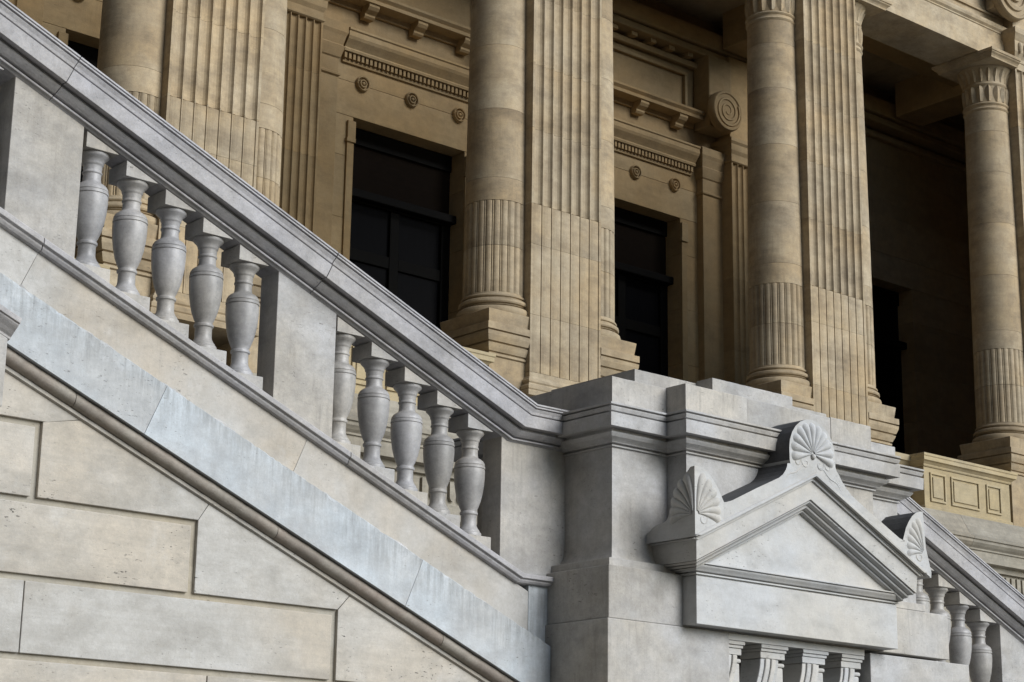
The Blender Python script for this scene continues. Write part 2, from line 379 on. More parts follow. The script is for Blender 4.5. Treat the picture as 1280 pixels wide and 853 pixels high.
xs = [3.0, 4.35, 5.19, 6.6, 7.9, 9.1]
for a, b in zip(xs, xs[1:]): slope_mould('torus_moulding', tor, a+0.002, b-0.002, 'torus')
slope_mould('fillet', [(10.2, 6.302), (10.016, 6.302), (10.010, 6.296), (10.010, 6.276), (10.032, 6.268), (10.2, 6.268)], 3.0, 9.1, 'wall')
# ashlar: courses stepped against the slope
def kx(K, z): return (K-z)/SL1
YW, YB = 10.030, 10.20
def ashlar(pts, y=YW, mat='wall'):
    bm = bmesh.new(); prism_xz(bm, pts, y, YB); return finish('ashlar_stone', bm, M[mat], w1, bevel=0.004)
KB = 6.270
zc = [4.006, 3.572, 3.140, 2.704, 2.27, 1.84, 1.40]; gz = 0.034
vx = [5.030, 6.080, 7.118, 8.15]
# raking stones (against the band) : row i sits between zc[i-?]
rake = [((3.9, 5.030), 4.006, 3.572), ]
# stone against slope, each with its foot on a course line and its left edge on a sunk vertical joint
ashlar([(3.0, 4.45), (3.0, KB-SL1*3.0), (5.26, KB-SL1*5.26), (5.06, 4.010), (3.0, 4.010)])
ashlar([(5.034, 3.576), (5.034, 4.007), (5.064, 4.012), (5.264, KB-SL1*5.264), (6.150, KB-SL1*6.150), (6.083, 3.576)])
ashlar([(6.084, 3.142), (6.084, 3.574), (6.153, KB-SL1*6.153), (7.205, KB-SL1*7.205), (7.117, 3.142)])
ashlar([(7.122, 2.708), (7.122, 3.140), (7.208, KB-SL1*7.208), (8.27, KB-SL1*8.27), (8.18, 2.708)])
ashlar([(8.17, 2.27), (8.17, 2.704), (8.273, KB-SL1*8.273), (8.80, KB-SL1*8.80), (8.80, 2.27)])
# sunk-margin stones below and left: a tray (margin) and its raised face
def tray(x0, x1, z0, z1, right=True):
    bm = bmesh.new(); box(bm, x0, x1, 10.043, YB, z0, z1); finish('joint_margin', bm, M['groove'], w1)
for (x0, x1, z0, z1) in ((3.0, 4.990, 3.575, 3.972), (3.0, 6.040, 3.142, 3.538), (3.0, 4.995, 2.708, 3.105), (5.001, 7.078, 2.708, 3.105),
                         (3.0, 6.2, 2.275, 2.670), (6.206, 8.13, 2.275, 2.670), (3.0, 5.2, 1.84, 2.236), (5.206, 8.80, 1.84, 2.236), (3.0, 8.8, 0, 1.80)):
    ashlar([(x0, z0), (x0, z1), (x1, z1), (x1, z0)], y=10.030+random.uniform(-0.001, 0.001))

# ------------------------------------------------------------------ pier with projecting centre block
pr = thing('stone_pier', 'massive square stone pier with moulded cornice at the foot of the upper flight', 'pier', (10.5, 10.2, 0))
out = [(8.978, 10.95), (8.978, 9.525), (9.499, 9.525), (9.499, 9.337), (11.48, 9.337), (11.48, 9.525), (12.0, 9.525), (12.0, 10.95)]
bm = bmesh.new(); sweep(bm, out, [(0.045, 3.600), (0.030, 3.625), (0.014, 3.66), (0.004, 3.71), (0, 3.76), (0, 4.372)]); finish('shaft', bm, M['stair'], pr, smooth=30)
bm = bmesh.new(); sweep(bm, out, [(0.0, 4.373), (0.018, 4.376), (0.018, 4.386), (0.0, 4.388), (0.0, 4.396), (0.030, 4.398), (0.036, 4.406), (0.050, 4.416), (0.074, 4.430), (0.088, 4.448), (0.092, 4.458),
     (0.072, 4.460), (0.072, 4.482), (0.146, 4.480), (0.150, 4.572), (0.120, 4.573), (0.120, 4.583), (0.142, 4.585), (0.150, 4.606), (0.152, 4.614), (0.125, 4.616), (0.125, 4.624), (0.155, 4.626), (0.155, 4.640), (0.03, 4.660), (0.0, 4.661)])
finish('cornice', bm, M['stair'], pr, bevel=0.002)
# blocking course in separate stones, joints visible
def stonebox(parent, name, mat, x0, x1, y0, y1, z0, z1, bevel=0.004):
    if name in ('blocking_stone', 'ledge_stone'):
        n = max(2, int((x1-x0)/0.025)); secs = []
        for i in range(n+1):
            x = x0+(x1-x0)*i/n; c = 0.004+0.012*max(0, worn(x*8+z1*5)); e = 0.003+0.006*max(0, worn(x*19+3))
            secs.append([(x, y0, z0), (x, y0, z1-c), (x, y0+e, z1), (x, y1, z1), (x, y1, z0)])
        bm = bmesh.new(); loft(bm, secs); return finish(name, bm, M[mat], parent)
    return finish(name, bx(x0, x1, y0, y1, z0, z1), M[mat], parent, bevel=bevel)
stonebox(pr, 'blocking_stone', 'stair', 8.978, 9.497, 9.525, 10.95, 4.662, 4.868)
stonebox(pr, 'blocking_stone', 'stair', 9.499, 10.118, 9.337, 10.95, 4.662, 4.872)
stonebox(pr, 'blocking_stone', 'stair', 10.121, 11.02, 9.339, 10.95, 4.662, 4.868)
stonebox(pr, 'blocking_stone', 'stair', 11.023, 11.48, 9.336, 10.95, 4.662, 4.874)
stonebox(pr, 'blocking_stone', 'stair', 11.483, 12.0, 9.525, 10.95, 4.662, 4.820)
stonebox(pr, 'ledge_stone', 'stair', 9.375, 11.42, 9.715, 10.6, 4.869, 5.022)
stonebox(pr, 'ledge_stone', 'stair', 9.995, 10.85, 9.555, 9.713, 4.873, 5.036)
# base: two plinth courses, cut by the opening for the consoles
bm = bmesh.new(); sweep(bm, [(8.86, 10.95), (8.86, 9.425), (12.17, 9.425), (12.17, 10.95)], [(0.0, 3.545), (0.0, 3.600)]); finish('plinth_course', bm, M['stair'], pr, bevel=0.004)
stonebox(pr, 'plinth_stone', 'stair', 8.816, 10.50, 9.383, 10.95, 3.195, 3.544, 0.006)
stonebox(pr, 'plinth_stone', 'stair', 10.503, 12.388, 9.383, 10.95, 3.195, 3.535, 0.006)
stonebox(pr, 'plinth_stone', 'stair', 8.797, 9.935, 9.370, 10.95, 0, 3.192, 0.006)
stonebox(pr, 'plinth_stone', 'stair', 11.432, 12.61, 9.370, 10.95, 0, 3.172, 0.006)
finish('recess_back', bx(9.936, 11.431, 9.68, 10.9, 0, 3.19), M['stair'], pr)
finish('recess_lintel', bx(9.936, 11.37, 9.373, 9.679, 3.145, 3.190), M['gable'], pr)
# scroll consoles standing in the recess
def console(x0, x1):
    prof = [(9.385, 3.142), (9.385, 3.118), (9.395, 3.116), (9.395, 3.100), (9.405, 3.098), (9.405, 3.070), (9.425, 3.066)]
    for i in range(13):
        t = i/12.0; z = 3.06-0.42*t; y = 9.430 + 0.055*math.sin(t*math.pi*0.9)*(1.0) - 0.0
        y = 9.418 - 0.028*math.cos(t*math.pi*1.05) + 0.03*t + 0.03
        prof.append((y, z))
    for i in range(9):
        t = math.pi*i/8; prof.append((9.46-0.10*math.sin(t), 2.64-0.11+0.11*math.cos(t)))
    prof.append((9.52, 2.40)); prof.append((9.52, 2.2)); prof.append((9.679, 2.2)); prof.append((9.679, 3.142))
    bm = bmesh.new(); a = [bm.verts.new((x0, y, z)) for y, z in prof]; b = [bm.verts.new((x1, y, z)) for y, z in prof]
    bm.faces.new(a); bm.faces.new(b[::-1]); n = len(prof)
    for i in range(n): bm.faces.new((a[i], b[i], b[(i+1) % n], a[(i+1) % n]))
    return bm
def console_bm(x0, x1):
    """S-scroll console: side outline in XZ as seen from the front, with a moulded cap"""
    h = x1-x0; bm = bmesh.new()
    # cap mouldings
    box(bm, x0-0.012, x1+0.006, 9.380, 9.60, 3.118, 3.143); box(bm, x0-0.004, x1-0.002, 9.392, 9.60, 3.096, 3.116)
    box(bm, x0, x1-0.010, 9.402, 9.60, 3.05, 3.094)
    return bm
def scroll_bm(x0, x1):
    bm = bmesh.new(); L = []; Rr = []
    n = 16
    for i in range(n+1):
        t = i/n; z = 3.048 - 0.50*t
        s = 0.5-0.5*math.cos(min(1, t*1.6)*math.pi)
        L.append((x0+0.01-0.075*s, z)); Rr.append((x1-0.035-0.075*s, z))
    prism_xz(bm, L+Rr[::-1], 9.412, 9.60)
    mid = [((a[0]+b[0])/2-0.006, a[1]) for a, b in zip(L, Rr)]; mid2 = [((a[0]+b[0])/2+0.006, a[1]) for a, b in zip(L, Rr)]
    return bm, L, Rr
for cx0, cx1 in ((9.94, 10.10), (10.285, 10.545), (10.72, 10.975), (11.14, 11.37)):
    c = finish('console', console_bm(max(cx0, 9.955), cx1), M['gable'], pr, bevel=0.003)
    bm, L, Rr = scroll_bm(max(cx0, 9.945), cx1-0.03)
    finish('scroll', bm, M['gable'], c, bevel=0.006)
    for dx in (-0.030, 0.030):
        bmr = bmesh.new()
        m1 = [((a[0]+b[0])/2+dx-0.022, a[1]) for a, b in zip(L, Rr)]; m2 = [((a[0]+b[0])/2+dx+0.022, a[1]) for a, b in zip(L, Rr)]
        prism_xz(bmr, m1+m2[::-1], 9.398, 9.4125); finish('scroll_rib', bmr, M['gable'], c, bevel=0.008)
    # leaf block behind, lower right
    bmr = bmesh.new(); box(bmr, cx1-0.075, cx1+0.012, 9.44, 9.60, 2.5, 3.0); box(bmr, cx1-0.085, cx1+0.02, 9.43, 9.60, 3.0, 3.03)
    finish('scroll_leaf', bmr, M['gable'], c, bevel=0.012)

# ------------------------------------------------------------------ gabled front with shell acroteria
gb = thing('carved_gable', 'white carved stone gable with a shell on its peak and shell ears at both ends', 'pediment', (10.5, 9.3, 3.2))
finish('panel_block', bx(9.497, 11.605, 9.250, 9.42, 3.204, 3.528), M['gable'], gb, bevel=0.004)
for zz0, zz1, o in ((3.529, 3.543, 0.012), (3.545, 3.566, 0.022), (3.568, 3.590, 0.034), (3.592, 3.604, 0.046), (3.606, 3.620, 0.060)):
    pass
bm = bmesh.new()
sweep(bm, [(9.497, 9.42), (9.497, 9.250), (11.605, 9.250), (11.605, 9.42)], [(-0.006, 3.529), (-0.006, 3.535), (0.014, 3.536), (0.014, 3.546), (-0.004, 3.548), (-0.004, 3.554), (0.024, 3.556), (0.034, 3.568), (0.050, 3.584), (0.056, 3.594), (0.030, 3.595), (0.030, 3.601), (0.060, 3.602), (0.060, 3.611), (0.0, 3.614)])
finish('bed_moulding', bm, M['gable'], gb, bevel=0.0015)
xc = 10.515
def tri(zb, ap, sl): return [(xc-(ap-zb)/sl, zb), (xc, ap), (xc+(ap-zb)/sl, zb)]
bm = bmesh.new(); prism_xz(bm, tri(3.615, 4.12, 0.48), 9.224, 9.42); finish('tympanum', bm, M['gable'], gb, bevel=0)
def vband(name, top, tsl, bot, bsl, y0, y1, zl, xl=None, bevel=0.003, mat='gable'):
    """an inverted-V band: outer line top, inner line bot; ends cut at z = zl"""
    a = (top-zl)/tsl; b = (bot-zl)/bsl
    pts = [(xc-a, zl), (xc, top), (xc+a, zl), (xc+b, zl), (xc, bot), (xc-b, zl)]
    bm = bmesh.new()
    for q in ([pts[0], pts[1], pts[4], pts[5]], [pts[1], pts[2], pts[3], pts[4]]): prism_xz(bm, q, y0, y1)
    bmesh.ops.remove_doubles(bm, verts=bm.verts, dist=1e-5)
    dup = [f_ for f_ in bm.faces if all(abs(v.co.x-xc) < 1e-4 for v in f_.verts)]
    bmesh.ops.delete(bm, geom=dup, context='FACES')
    return finish(name, bm, M[mat], gb, bevel=bevel)
# raking mouldings: one profile run along the left flank, up and down the gable, and back along the right flank
SLG = 0.48
def rake_run(name, prof, bevel=0.0015, inner=-0.10):
    xl, xr = 9.497, 11.605; full = prof + [(inner, prof[-1][1]), (inner, prof[0][1])]
    secs = [[], [], [], [], []]
    for o, ap in full:
        oo = max(o, -0.1); y = 9.25-oo; xa = xl-oo; xb = xr+0.16*max(0, oo/0.2)**3
        za = ap-SLG*(xc-xa); zb = ap-SLG*(xb-xc)
        if o == inner: za = zb = None
        secs[0].append((xa, 9.60, za)); secs[1].append((xa, y, za)); secs[2].append((xc, y, ap)); secs[3].append((xb, y, zb)); secs[4].append((xb, 9.60, zb))
    for k in (0, 1, 3, 4):
        ref = secs[k]; ref[-2] = (ref[-2][0], ref[-2][1], ref[-3][2]); ref[-1] = (ref[-1][0], ref[-1][1], ref[0][2])
    bm = bmesh.new(); loft(bm, secs); return finish(name, bm, M['gable'], gb, bevel=bevel)
rake_run('raking_fillet', [(0.196, 4.345), (0.198, 4.330), (0.160, 4.328), (0.160, 4.320), (0.172, 4.319), (0.172, 4.308)])
rake_run('raking_fascia', [(0.150, 4.307), (0.142, 4.158)])
rake_run('raking_moulding', [(0.118, 4.157), (0.118, 4.150), (0.132, 4.149), (0.128, 4.140), (0.104, 4.126), (0.090, 4.125), (0.090, 4.119), (0.100, 4.118), (0.094, 4.106), (0.070, 4.096), (0.056, 4.095), (0.056, 4.089), (0.064, 4.088), (0.058, 4.078), (0.0, 4.070)])
# outer slab with ears and shell: one solid stone, its own thickness
EARF = [(9.297, 4.222), (9.335, 4.230), (9.40, 4.212), (9.45, 4.178), (9.50, 4.125), (9.54, 4.072), (9.565, 4.03), (9.5766, 4.012)]
OUT = [(9.577, 3.85), (9.577, 4.012), (9.60, 4.015), (9.66, 4.035)]
OUT += [(9.9, 4.150), (10.06, 4.222), (10.136, 4.257), (10.175, 4.285), (10.205, 4.320), (10.221, 4.352), (10.224, 4.372), (10.255, 4.374), (10.249, 4.40)]
OUT += [(10.492+0.245*math.cos(R(a)), 4.480+0.245*math.sin(R(a))) for a in (178, 165, 150, 135, 120, 105, 90, 75, 60, 45, 30, 15, 2)]
OUT += [(10.735, 4.42), (10.745, 4.39), (10.775, 4.36), (10.80, 4.325), (10.84, 4.285), (10.90, 4.235), (11.0, 4.185), (11.3, 4.045), (11.43, 3.985), (11.47, 3.975), (11.49, 4.02), (11.51, 4.07), (11.545, 4.12), (11.585, 4.165), (11.635, 4.20), (11.69, 4.215), (11.715, 4.215), (11.725, 4.12), (11.735, 3.95), (11.765, 3.85), (11.79, 3.77), (11.785, 3.728)]
OUT += [(11.757, 3.735), (xc, 4.330), (9.577, 3.880)]
OUT[0] = (9.577, 3.882); OUT.pop()
bm = bmesh.new(); 
# split into convex-safe strips: triangulated ngon is fine for a planar outline
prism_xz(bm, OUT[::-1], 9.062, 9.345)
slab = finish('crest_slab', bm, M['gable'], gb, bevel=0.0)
slab.data.materials.append(M['crust'])  # mostly shade put into the colour, partly crust
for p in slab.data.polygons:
    if abs(p.normal.y) < 0.5 and p.normal.z > -0.2: p.material_index = 1  # top and edge faces coloured dark, mainly in place of shade
# thin raking fillet that runs under the crest
vband('raking_fillet', 4.338, 0.478, 4.318, 0.478, 9.048, 9.10, 3.757, bevel=0.002)
vband('raking_fillet', 4.318, 0.478, 4.290, 0.478, 9.085, 9.15, 3.735, bevel=0.002)
def rib(bm, cx, cz, ang, r0, r1, wd, y0, yd, curl=0.0):
    """one raised, tapering shell rib lying on the slab face (plane y0), proud by yd"""
    n = 7; left = []; right = []; top = []
    for i in range(n+1):
        t = i/n; rad = r0+(r1-r0)*t; a = ang + curl*t*t
        px, pz = cx+rad*math.sin(a), cz+rad*math.cos(a)
        hw = wd*(0.22+0.78*t)*(1 if t < 0.85 else math.sqrt(max(0.06, 1-((t-0.85)/0.15)**2)))
        nx, nz = math.cos(a), -math.sin(a)
        left.append((px-nx*hw, y0, pz-nz*hw)); right.append((px+nx*hw, y0, pz+nz*hw)); top.append((px, y0-yd*(0.55+0.45*math.sin(t*math.pi)), pz))
    vl = [bm.verts.new(p) for p in left]; vr = [bm.verts.new(p) for p in right]; vt = [bm.verts.new(p) for p in top]
    vb = [bm.verts.new((p[0], y0+0.01, p[2])) for p in left]; vc = [bm.verts.new((p[0], y0+0.01, p[2])) for p in right]
    for i in range(n):
        bm.faces.new((vl[i], vt[i], vt[i+1], vl[i+1])); bm.faces.new((vt[i], vr[i], vr[i+1], vt[i+1]))
        bm.faces.new((vb[i], vl[i], vl[i+1], vb[i+1])); bm.faces.new((vr[i], vc[i], vc[i+1], vr[i+1]))
    bm.faces.new((vl[n], vt[n], vr[n])); bm.faces.new((vl[0], vr[0], vt[0]))
    for i in range(n): bm.faces.new((vc[i], vb[i], vb[i+1], vc[i+1]))
    bm.faces.new((vb[n], vl[n], vr[n], vc[n])); bm.faces.new((vb[0], vc[0], vr[0], vl[0]))
YS = 9.0625
def fan(name, n, a0, a1, Rf, amp, put, twist=0.0, r0=0.018):
    """scalloped shell: n rounded ribs fanning from a hub between angles a0 and a1 (from the vertical), edge radius Rf(angle)"""
    bm = bmesh.new(); na = n*9; nr = 12; g = []
    for i in range(na+1):
        t = i/na; a = a0+(a1-a0)*t; ph = (t*n) % 1.0; rb = math.sin(math.pi*ph) if 0 < i < na else 0
        rb = max(0.0, rb)**0.6; row = []
        Rm = Rf(a)*(0.90+0.10*rb)
        for j in range(nr+1):
            q = j/nr; rad = r0+(Rm-r0)*q; aa = a+twist*q*q
            h = amp*(0.25+0.75*q)*(1-q**7)*(0.12+0.88*rb)+0.002*(1-q)
            if j == nr: h = -0.004
            row.append(bm.verts.new((rad*math.sin(aa), -h, rad*math.cos(aa))))
        g.append(row)
    for i in range(na):
        for j in range(nr): bm.faces.new((g[i][j], g[i+1][j], g[i+1][j+1], g[i][j+1]))
    put(bm)
    bmesh.ops.recalc_face_normals(bm, faces=bm.faces)
    return finish(name, bm, M['gable'], slab, smooth=50)
def mv(cx, cy, cz, sx=1, flank=False):
    def put(bm):
        for v in bm.verts:
            x, y, z = v.co
            v.co = Vector((cx+y, cy+x*sx, cz+z)) if flank else Vector((cx+x*sx, cy+y, cz+z))
    return put
fan('shell', 11, R(-112), R(112), lambda a: 0.232, 0.036, mv(10.492, YS, 4.475))
bm = bmesh.new(); lathe(bm, [(0.0005, 0), (0.018, 0.0), (0.022, 0.008), (0.016, 0.020), (0.0005, 0.024)], seg=14)
bmesh.ops.rotate(bm, verts=bm.verts, cent=(0, 0, 0), matrix=Matrix.Rotation(R(90), 3, 'X')); bmesh.ops.translate(bm, verts=bm.verts, vec=(10.492, 9.064, 4.455))
finish('shell_boss', bm, M['gable'], slab, smooth=60)
def tube_curve(pts, rad, y):
    bm = bmesh.new(); n = 6; rings = []
    for i, (x, z) in enumerate(pts):
        p0 = pts[max(0, i-1)]; p1 = pts[min(len(pts)-1, i+1)]; dx, dz = p1[0]-p0[0], p1[1]-p0[1]; l = math.hypot(dx, dz) or 1
        nx, nz = -dz/l, dx/l; rr_ = rad*(0.35+0.65*math.sin(math.pi*min(1, max(0, (i+0.3)/(len(pts)-0.4)))))
        rings.append([bm.verts.new((x+nx*rr_*math.cos(2*math.pi*k/n), y+rr_*0.8*math.sin(2*math.pi*k/n), z+nz*rr_*math.cos(2*math.pi*k/n))) for k in range(n)])
    for a, b in zip(rings, rings[1:]):
        for i in range(n): bm.faces.new((a[i], a[(i+1) % n], b[(i+1) % n], b[i]))
    bm.faces.new(rings[0]); bm.faces.new(rings[-1][::-1]); return bm
def spiral(cx, cz, r0, r1, a0, turns, sgn=1):
    n = 16; return [(cx+(r0+(r1-r0)*i/n)*math.cos(a0+sgn*turns*2*math.pi*i/n), cz+(r0+(r1-r0)*i/n)*math.sin(a0+sgn*turns*2*math.pi*i/n)) for i in range(n+1)]
for sx in (-1, 1):
    finish('scroll_carving', tube_curve(spiral(10.492+sx*0.075, 4.405, 0.05, 0.008, R(90), 1.1, -sx), 0.008, YS), M['gable'], slab, smooth=60)
    finish('scroll_carving', tube_curve(spiral(10.492+sx*0.165, 4.405, 0.045, 0.008, R(100 if sx < 0 else 80), 1.0, sx), 0.007, YS), M['gable'], slab, smooth=60)
    finish('scroll_carving', tube_curve([(10.492+sx*(0.06+0.03*i), 4.385-0.009*i-0.001*i*i+0.012*math.sin(i*1.2)) for i in range(9)], 0.007, YS), M['gable'], slab, smooth=60)
# half shells on the front of each ear, and on the left flank of the left ear
def ear(cx, cz, sgn, n=5):
    for k in range(n):
        bm = bmesh.new(); rib(bm, cx, cz, sgn*R(6+16*k), 0.05, 0.285-0.030*k, 0.030, YS, 0.026, curl=sgn*R(10)); finish('shell_rib', bm, M['gable'], slab, smooth=40)
def arcs(put, n=5):
    for k in range(n):
        q = 0.90-0.165*k
        pts = [(0.235*q*math.sin(R(t)), 0.275*q*math.cos(R(t))) for t in range(6, 96, 9)]
        bm = tube_curve(pts, 0.011, 0); put(bm); finish('shell_arc', bm, M['gable'], slab, smooth=60)
def put_front(bm):
    for v in bm.verts: v.co = Vector((9.305+v.co.x, 9.062+v.co.y, 3.915+v.co.z))
def put_flank(bm):
    for v in bm.verts: v.co = Vector((9.297+v.co.y, 9.075+v.co.x*0.92, 3.905+v.co.z))
def RE(a): c, d_ = math.cos(a)/0.305, math.sin(a)/0.250; return 0.97/math.sqrt(c*c+d_*d_)
fan('shell', 6, R(0), R(97), RE, 0.024, mv(9.312, YS, 3.905), twist=R(7))
fan('shell', 6, R(0), R(97), RE, 0.024, mv(9.298, 9.075, 3.900, 0.95, True), twist=R(7))
fan('shell', 6, R(0), R(97), lambda a: RE(a)*0.93, 0.026, mv(11.705, YS, 3.905, -0.88), twist=R(7))
for cx, s in ((9.345, 1), (11.69, -1)):
    finish('scroll_carving', tube_curve(spiral(cx+s*0.03, 3.875, 0.05, 0.01, R(90), 1.1, -s), 0.007, YS), M['gable'], slab, smooth=60)
# left ear: a stone that turns the corner, its top following the front profile and the flank profile
EARY = [(9.062, 4.222), (9.10, 4.220), (9.14, 4.185), (9.18, 4.14), (9.214, 4.09), (9.25, 4.02), (9.292, 3.94), (9.335, 3.880), (9.41, 3.862), (9.44, 3.86), (9.525, 3.81)]
def lerp(tab, v):
    for (a0, z0), (a1, z1) in zip(tab, tab[1:]):
        if a0 <= v <= a1: return z0+(z1-z0)*(v-a0)/(a1-a0)
    return tab[-1][1] if v > tab[-1][0] else tab[0][1]
bm = bmesh.new(); nx_, ny_ = 22, 34
gx = [9.297+(9.5765-9.297)*i/nx_ for i in range(nx_+1)]; gy = [9.062+(9.525-9.062)*j/ny_ for j in range(ny_+1)]
top = [[bm.verts.new((x, y, min(lerp(EARF, x), lerp(EARY, y)))) for y in gy] for x in gx]
def bz(x): return 3.748+SLG*(x-9.297)
bot = [[bm.verts.new((x, y, bz(x) if True else 0)) for y in (9.062, 9.525)] for x in gx]
for i in range(nx_):
    for j in range(ny_): bm.faces.new((top[i][j], top[i+1][j], top[i+1][j+1], top[i][j+1]))
    bm.faces.new((bot[i][0], bot[i+1][0], top[i+1][0], top[i][0])); bm.faces.new((bot[i+1][1], bot[i][1], top[i][ny_], top[i+1][ny_])); bm.faces.new((bot[i][0], bot[i][1], bot[i+1][1], bot[i+1][0]))
bm.faces.new([bot[0][1], bot[0][0]]+[top[0][j] for j in range(ny_+1)]); bm.faces.new(([bot[nx_][1], bot[nx_][0]]+[top[nx_][j] for j in range(ny_+1)])[::-1])
finish('corner_ear', bm, M['gable'], gb, smooth=30)
# small gabled block at the far left edge of the view
lb = thing('gabled_block', 'end of a raking cornice on a small block, jutting out at the left edge', 'pediment', (4.3, 9.8, 4.2))
prl = [(9.600, 0.0), (9.600, -0.030), (9.612, -0.034), (9.612, -0.040), (9.622, -0.052), (9.640, -0.070), (9.655, -0.088), (9.668, -0.100), (9.668, -0.112), (9.70, -0.118), (10.02, -0.118), (10.02, 0.0)]
def Kl(x): return 4.442 + 0.43*(4.649-x)
secs = []
for x in (3.6, 4.62): secs.append([(x + (0.0 if x < 4 else 0.028+0.25*k), y, Kl(x)+k) for y, k in prl])
bm = bmesh.new(); loft(bm, secs); finish('raking_cornice', bm, M['rail'], lb, bevel=0.003)
bm = bmesh.new(); prism_xz(bm, [(3.6, 3.965), (3.6, Kl(3.6)-0.12), (4.600, Kl(4.600)-0.12), (4.600, 3.965)], 9.655, 10.02); finish('block', bm, M['stair'], lb, bevel=0.004)

# ------------------------------------------------------------------ lower flight, right of the pier
b2 = thing('stair_balustrade', 'short stretch of stone balustrade going down at the right, behind the carved gable', 'balustrade', (14, 10.1, 3))
K2, Z2 = 10.085, 4.665
bm = bmesh.new(); P2 = rail_profile(K2, Z2)
secs = [[(11.98, y, zl) for y, K, zl in P2], [((K-zl)/SL2, y, zl) for y, K, zl in P2], [(14.98, y, K-SL2*14.98) for y, K, zl in P2]]
loft(bm, secs); finish('coping_stone', bm, M['rail'], b2, bevel=0.0025)
bm = bmesh.new(); loft(bm, [[(14.985, y, K-SL2*14.985) for y, K, zl in P2], [(17.2, y, K-SL2*17.2) for y, K, zl in P2]]); finish('coping_stone', bm, M['rail'], b2, bevel=0.0025)
P2B = place_balusters(b2, [12.93, 13.200, 13.469, 13.736], SL2, 9.700)
place_balusters(b2, [14.53, 14.80, 15.07, 15.34, 15.61], SL2, 9.700, P2B)
post(b2, 12.0, 12.80, 0, 0, SL2, zl=[(12.01, 3.2), (12.01, 4.408), (12.25, 4.408), (12.80, 9.767-SL2*12.80), (12.80, 3.2)])
post(b2, 13.905, 14.37, 9.772, 8.86, SL2); post(b2, 15.78, 16.24, 9.772, 8.86, SL2)
slope_sill('sill', b2, 8.925, SL2, 12.6, 17.0, 'rail')
w2 = thing('stair_wall', 'pale stone side wall under the lower stair flight at the bottom right', 'wall', (14, 10.3, 0))
bm = bmesh.new(); prism_xz(bm, [(12.62, 0), (12.62, 8.84-SL2*12.62), (17.0, 8.84-SL2*17.0), (17.0, 0)], 9.99, 10.34); finish('ashlar_face', bm, M['stair'], w2)

# stair steps and landing behind the balustrades
st = thing('stone_stairs', 'broad stone steps rising behind the balustrade', 'stairs', (6, 12.5, 0))
x = 8.9; z = 3.30
finish('landing', bx(8.9, 12.6, 10.96, 14.55, 0, 3.30), M['stair'], st)
while x > 2.5:
    x0 = x-0.36; z += 0.36*SL1; finish('step', bx(x0, x-0.001, 10.345, 14.55, z-0.6, z), M['stair'], st); x = x0
x = 12.6; z = 3.30
while x < 19:
    z -= 0.36*SL2
    if z < 0.1: break
    finish('step', bx(x+0.001, x+0.36, 10.345, 14.55, max(0, z-0.6), z), M['stair'], st); x += 0.36

# ------------------------------------------------------------------ podium under the portico
pd = thing('portico_podium', 'moulded stone podium carrying the columns behind the stairs', 'podium', (12, 15, 0))
PX0, PX1 = 2.0, 32.0
pod = [(14.98, 5.985), (14.96, 5.94), (14.93, 5.88), (14.885, 5.80), (14.84, 5.73), (14.80, 5.705), (14.78, 5.70), (14.78, 5.665), (14.80, 5.66), (14.80, 5.625), (14.83, 5.59), (14.86, 5.565), (14.86, 5.545),
       (14.88, 5.54), (14.88, 5.40), (14.97, 5.39), (14.97, 5.32), (15.02, 5.315), (15.02, 5.06), (14.98, 5.05), (14.98, 4.90), (15.03, 4.88), (15.03, 0), (15.9, 0), (15.9, 5.985)]
x = PX0; i = 0
while x < PX1:
    x1 = min(PX1, x+random.uniform(1.35, 1.75)); bm = bmesh.new(); dy = random.uniform(-0.003, 0.003)
    loft(bm, [[(x, y+dy, z) for y, z in pod], [(x1-0.005, y+dy, z) for y, z in pod]]); finish('podium_course', bm, M['podium'], pd, bevel=0.003); x = x1
# tongue ornament: joined, each a few pixels wide
bm = bmesh.new(); x = 3.0
while x < 26:
    prism_xz(bm, [(x-0.038, 5.285), (x-0.038, 5.13), (x-0.022, 5.10), (x, 5.09), (x+0.022, 5.10), (x+0.038, 5.13), (x+0.038, 5.285)], 14.985, 15.025); x += 0.115
o = finish('tongue_ornament', bm, M['podium'], pd); o['kind'] = 'stuff'
finish('portico_floor', bx(PX0, PX1, 15.9, 21.1, 5.3, 6.05), M['podium'], pd)

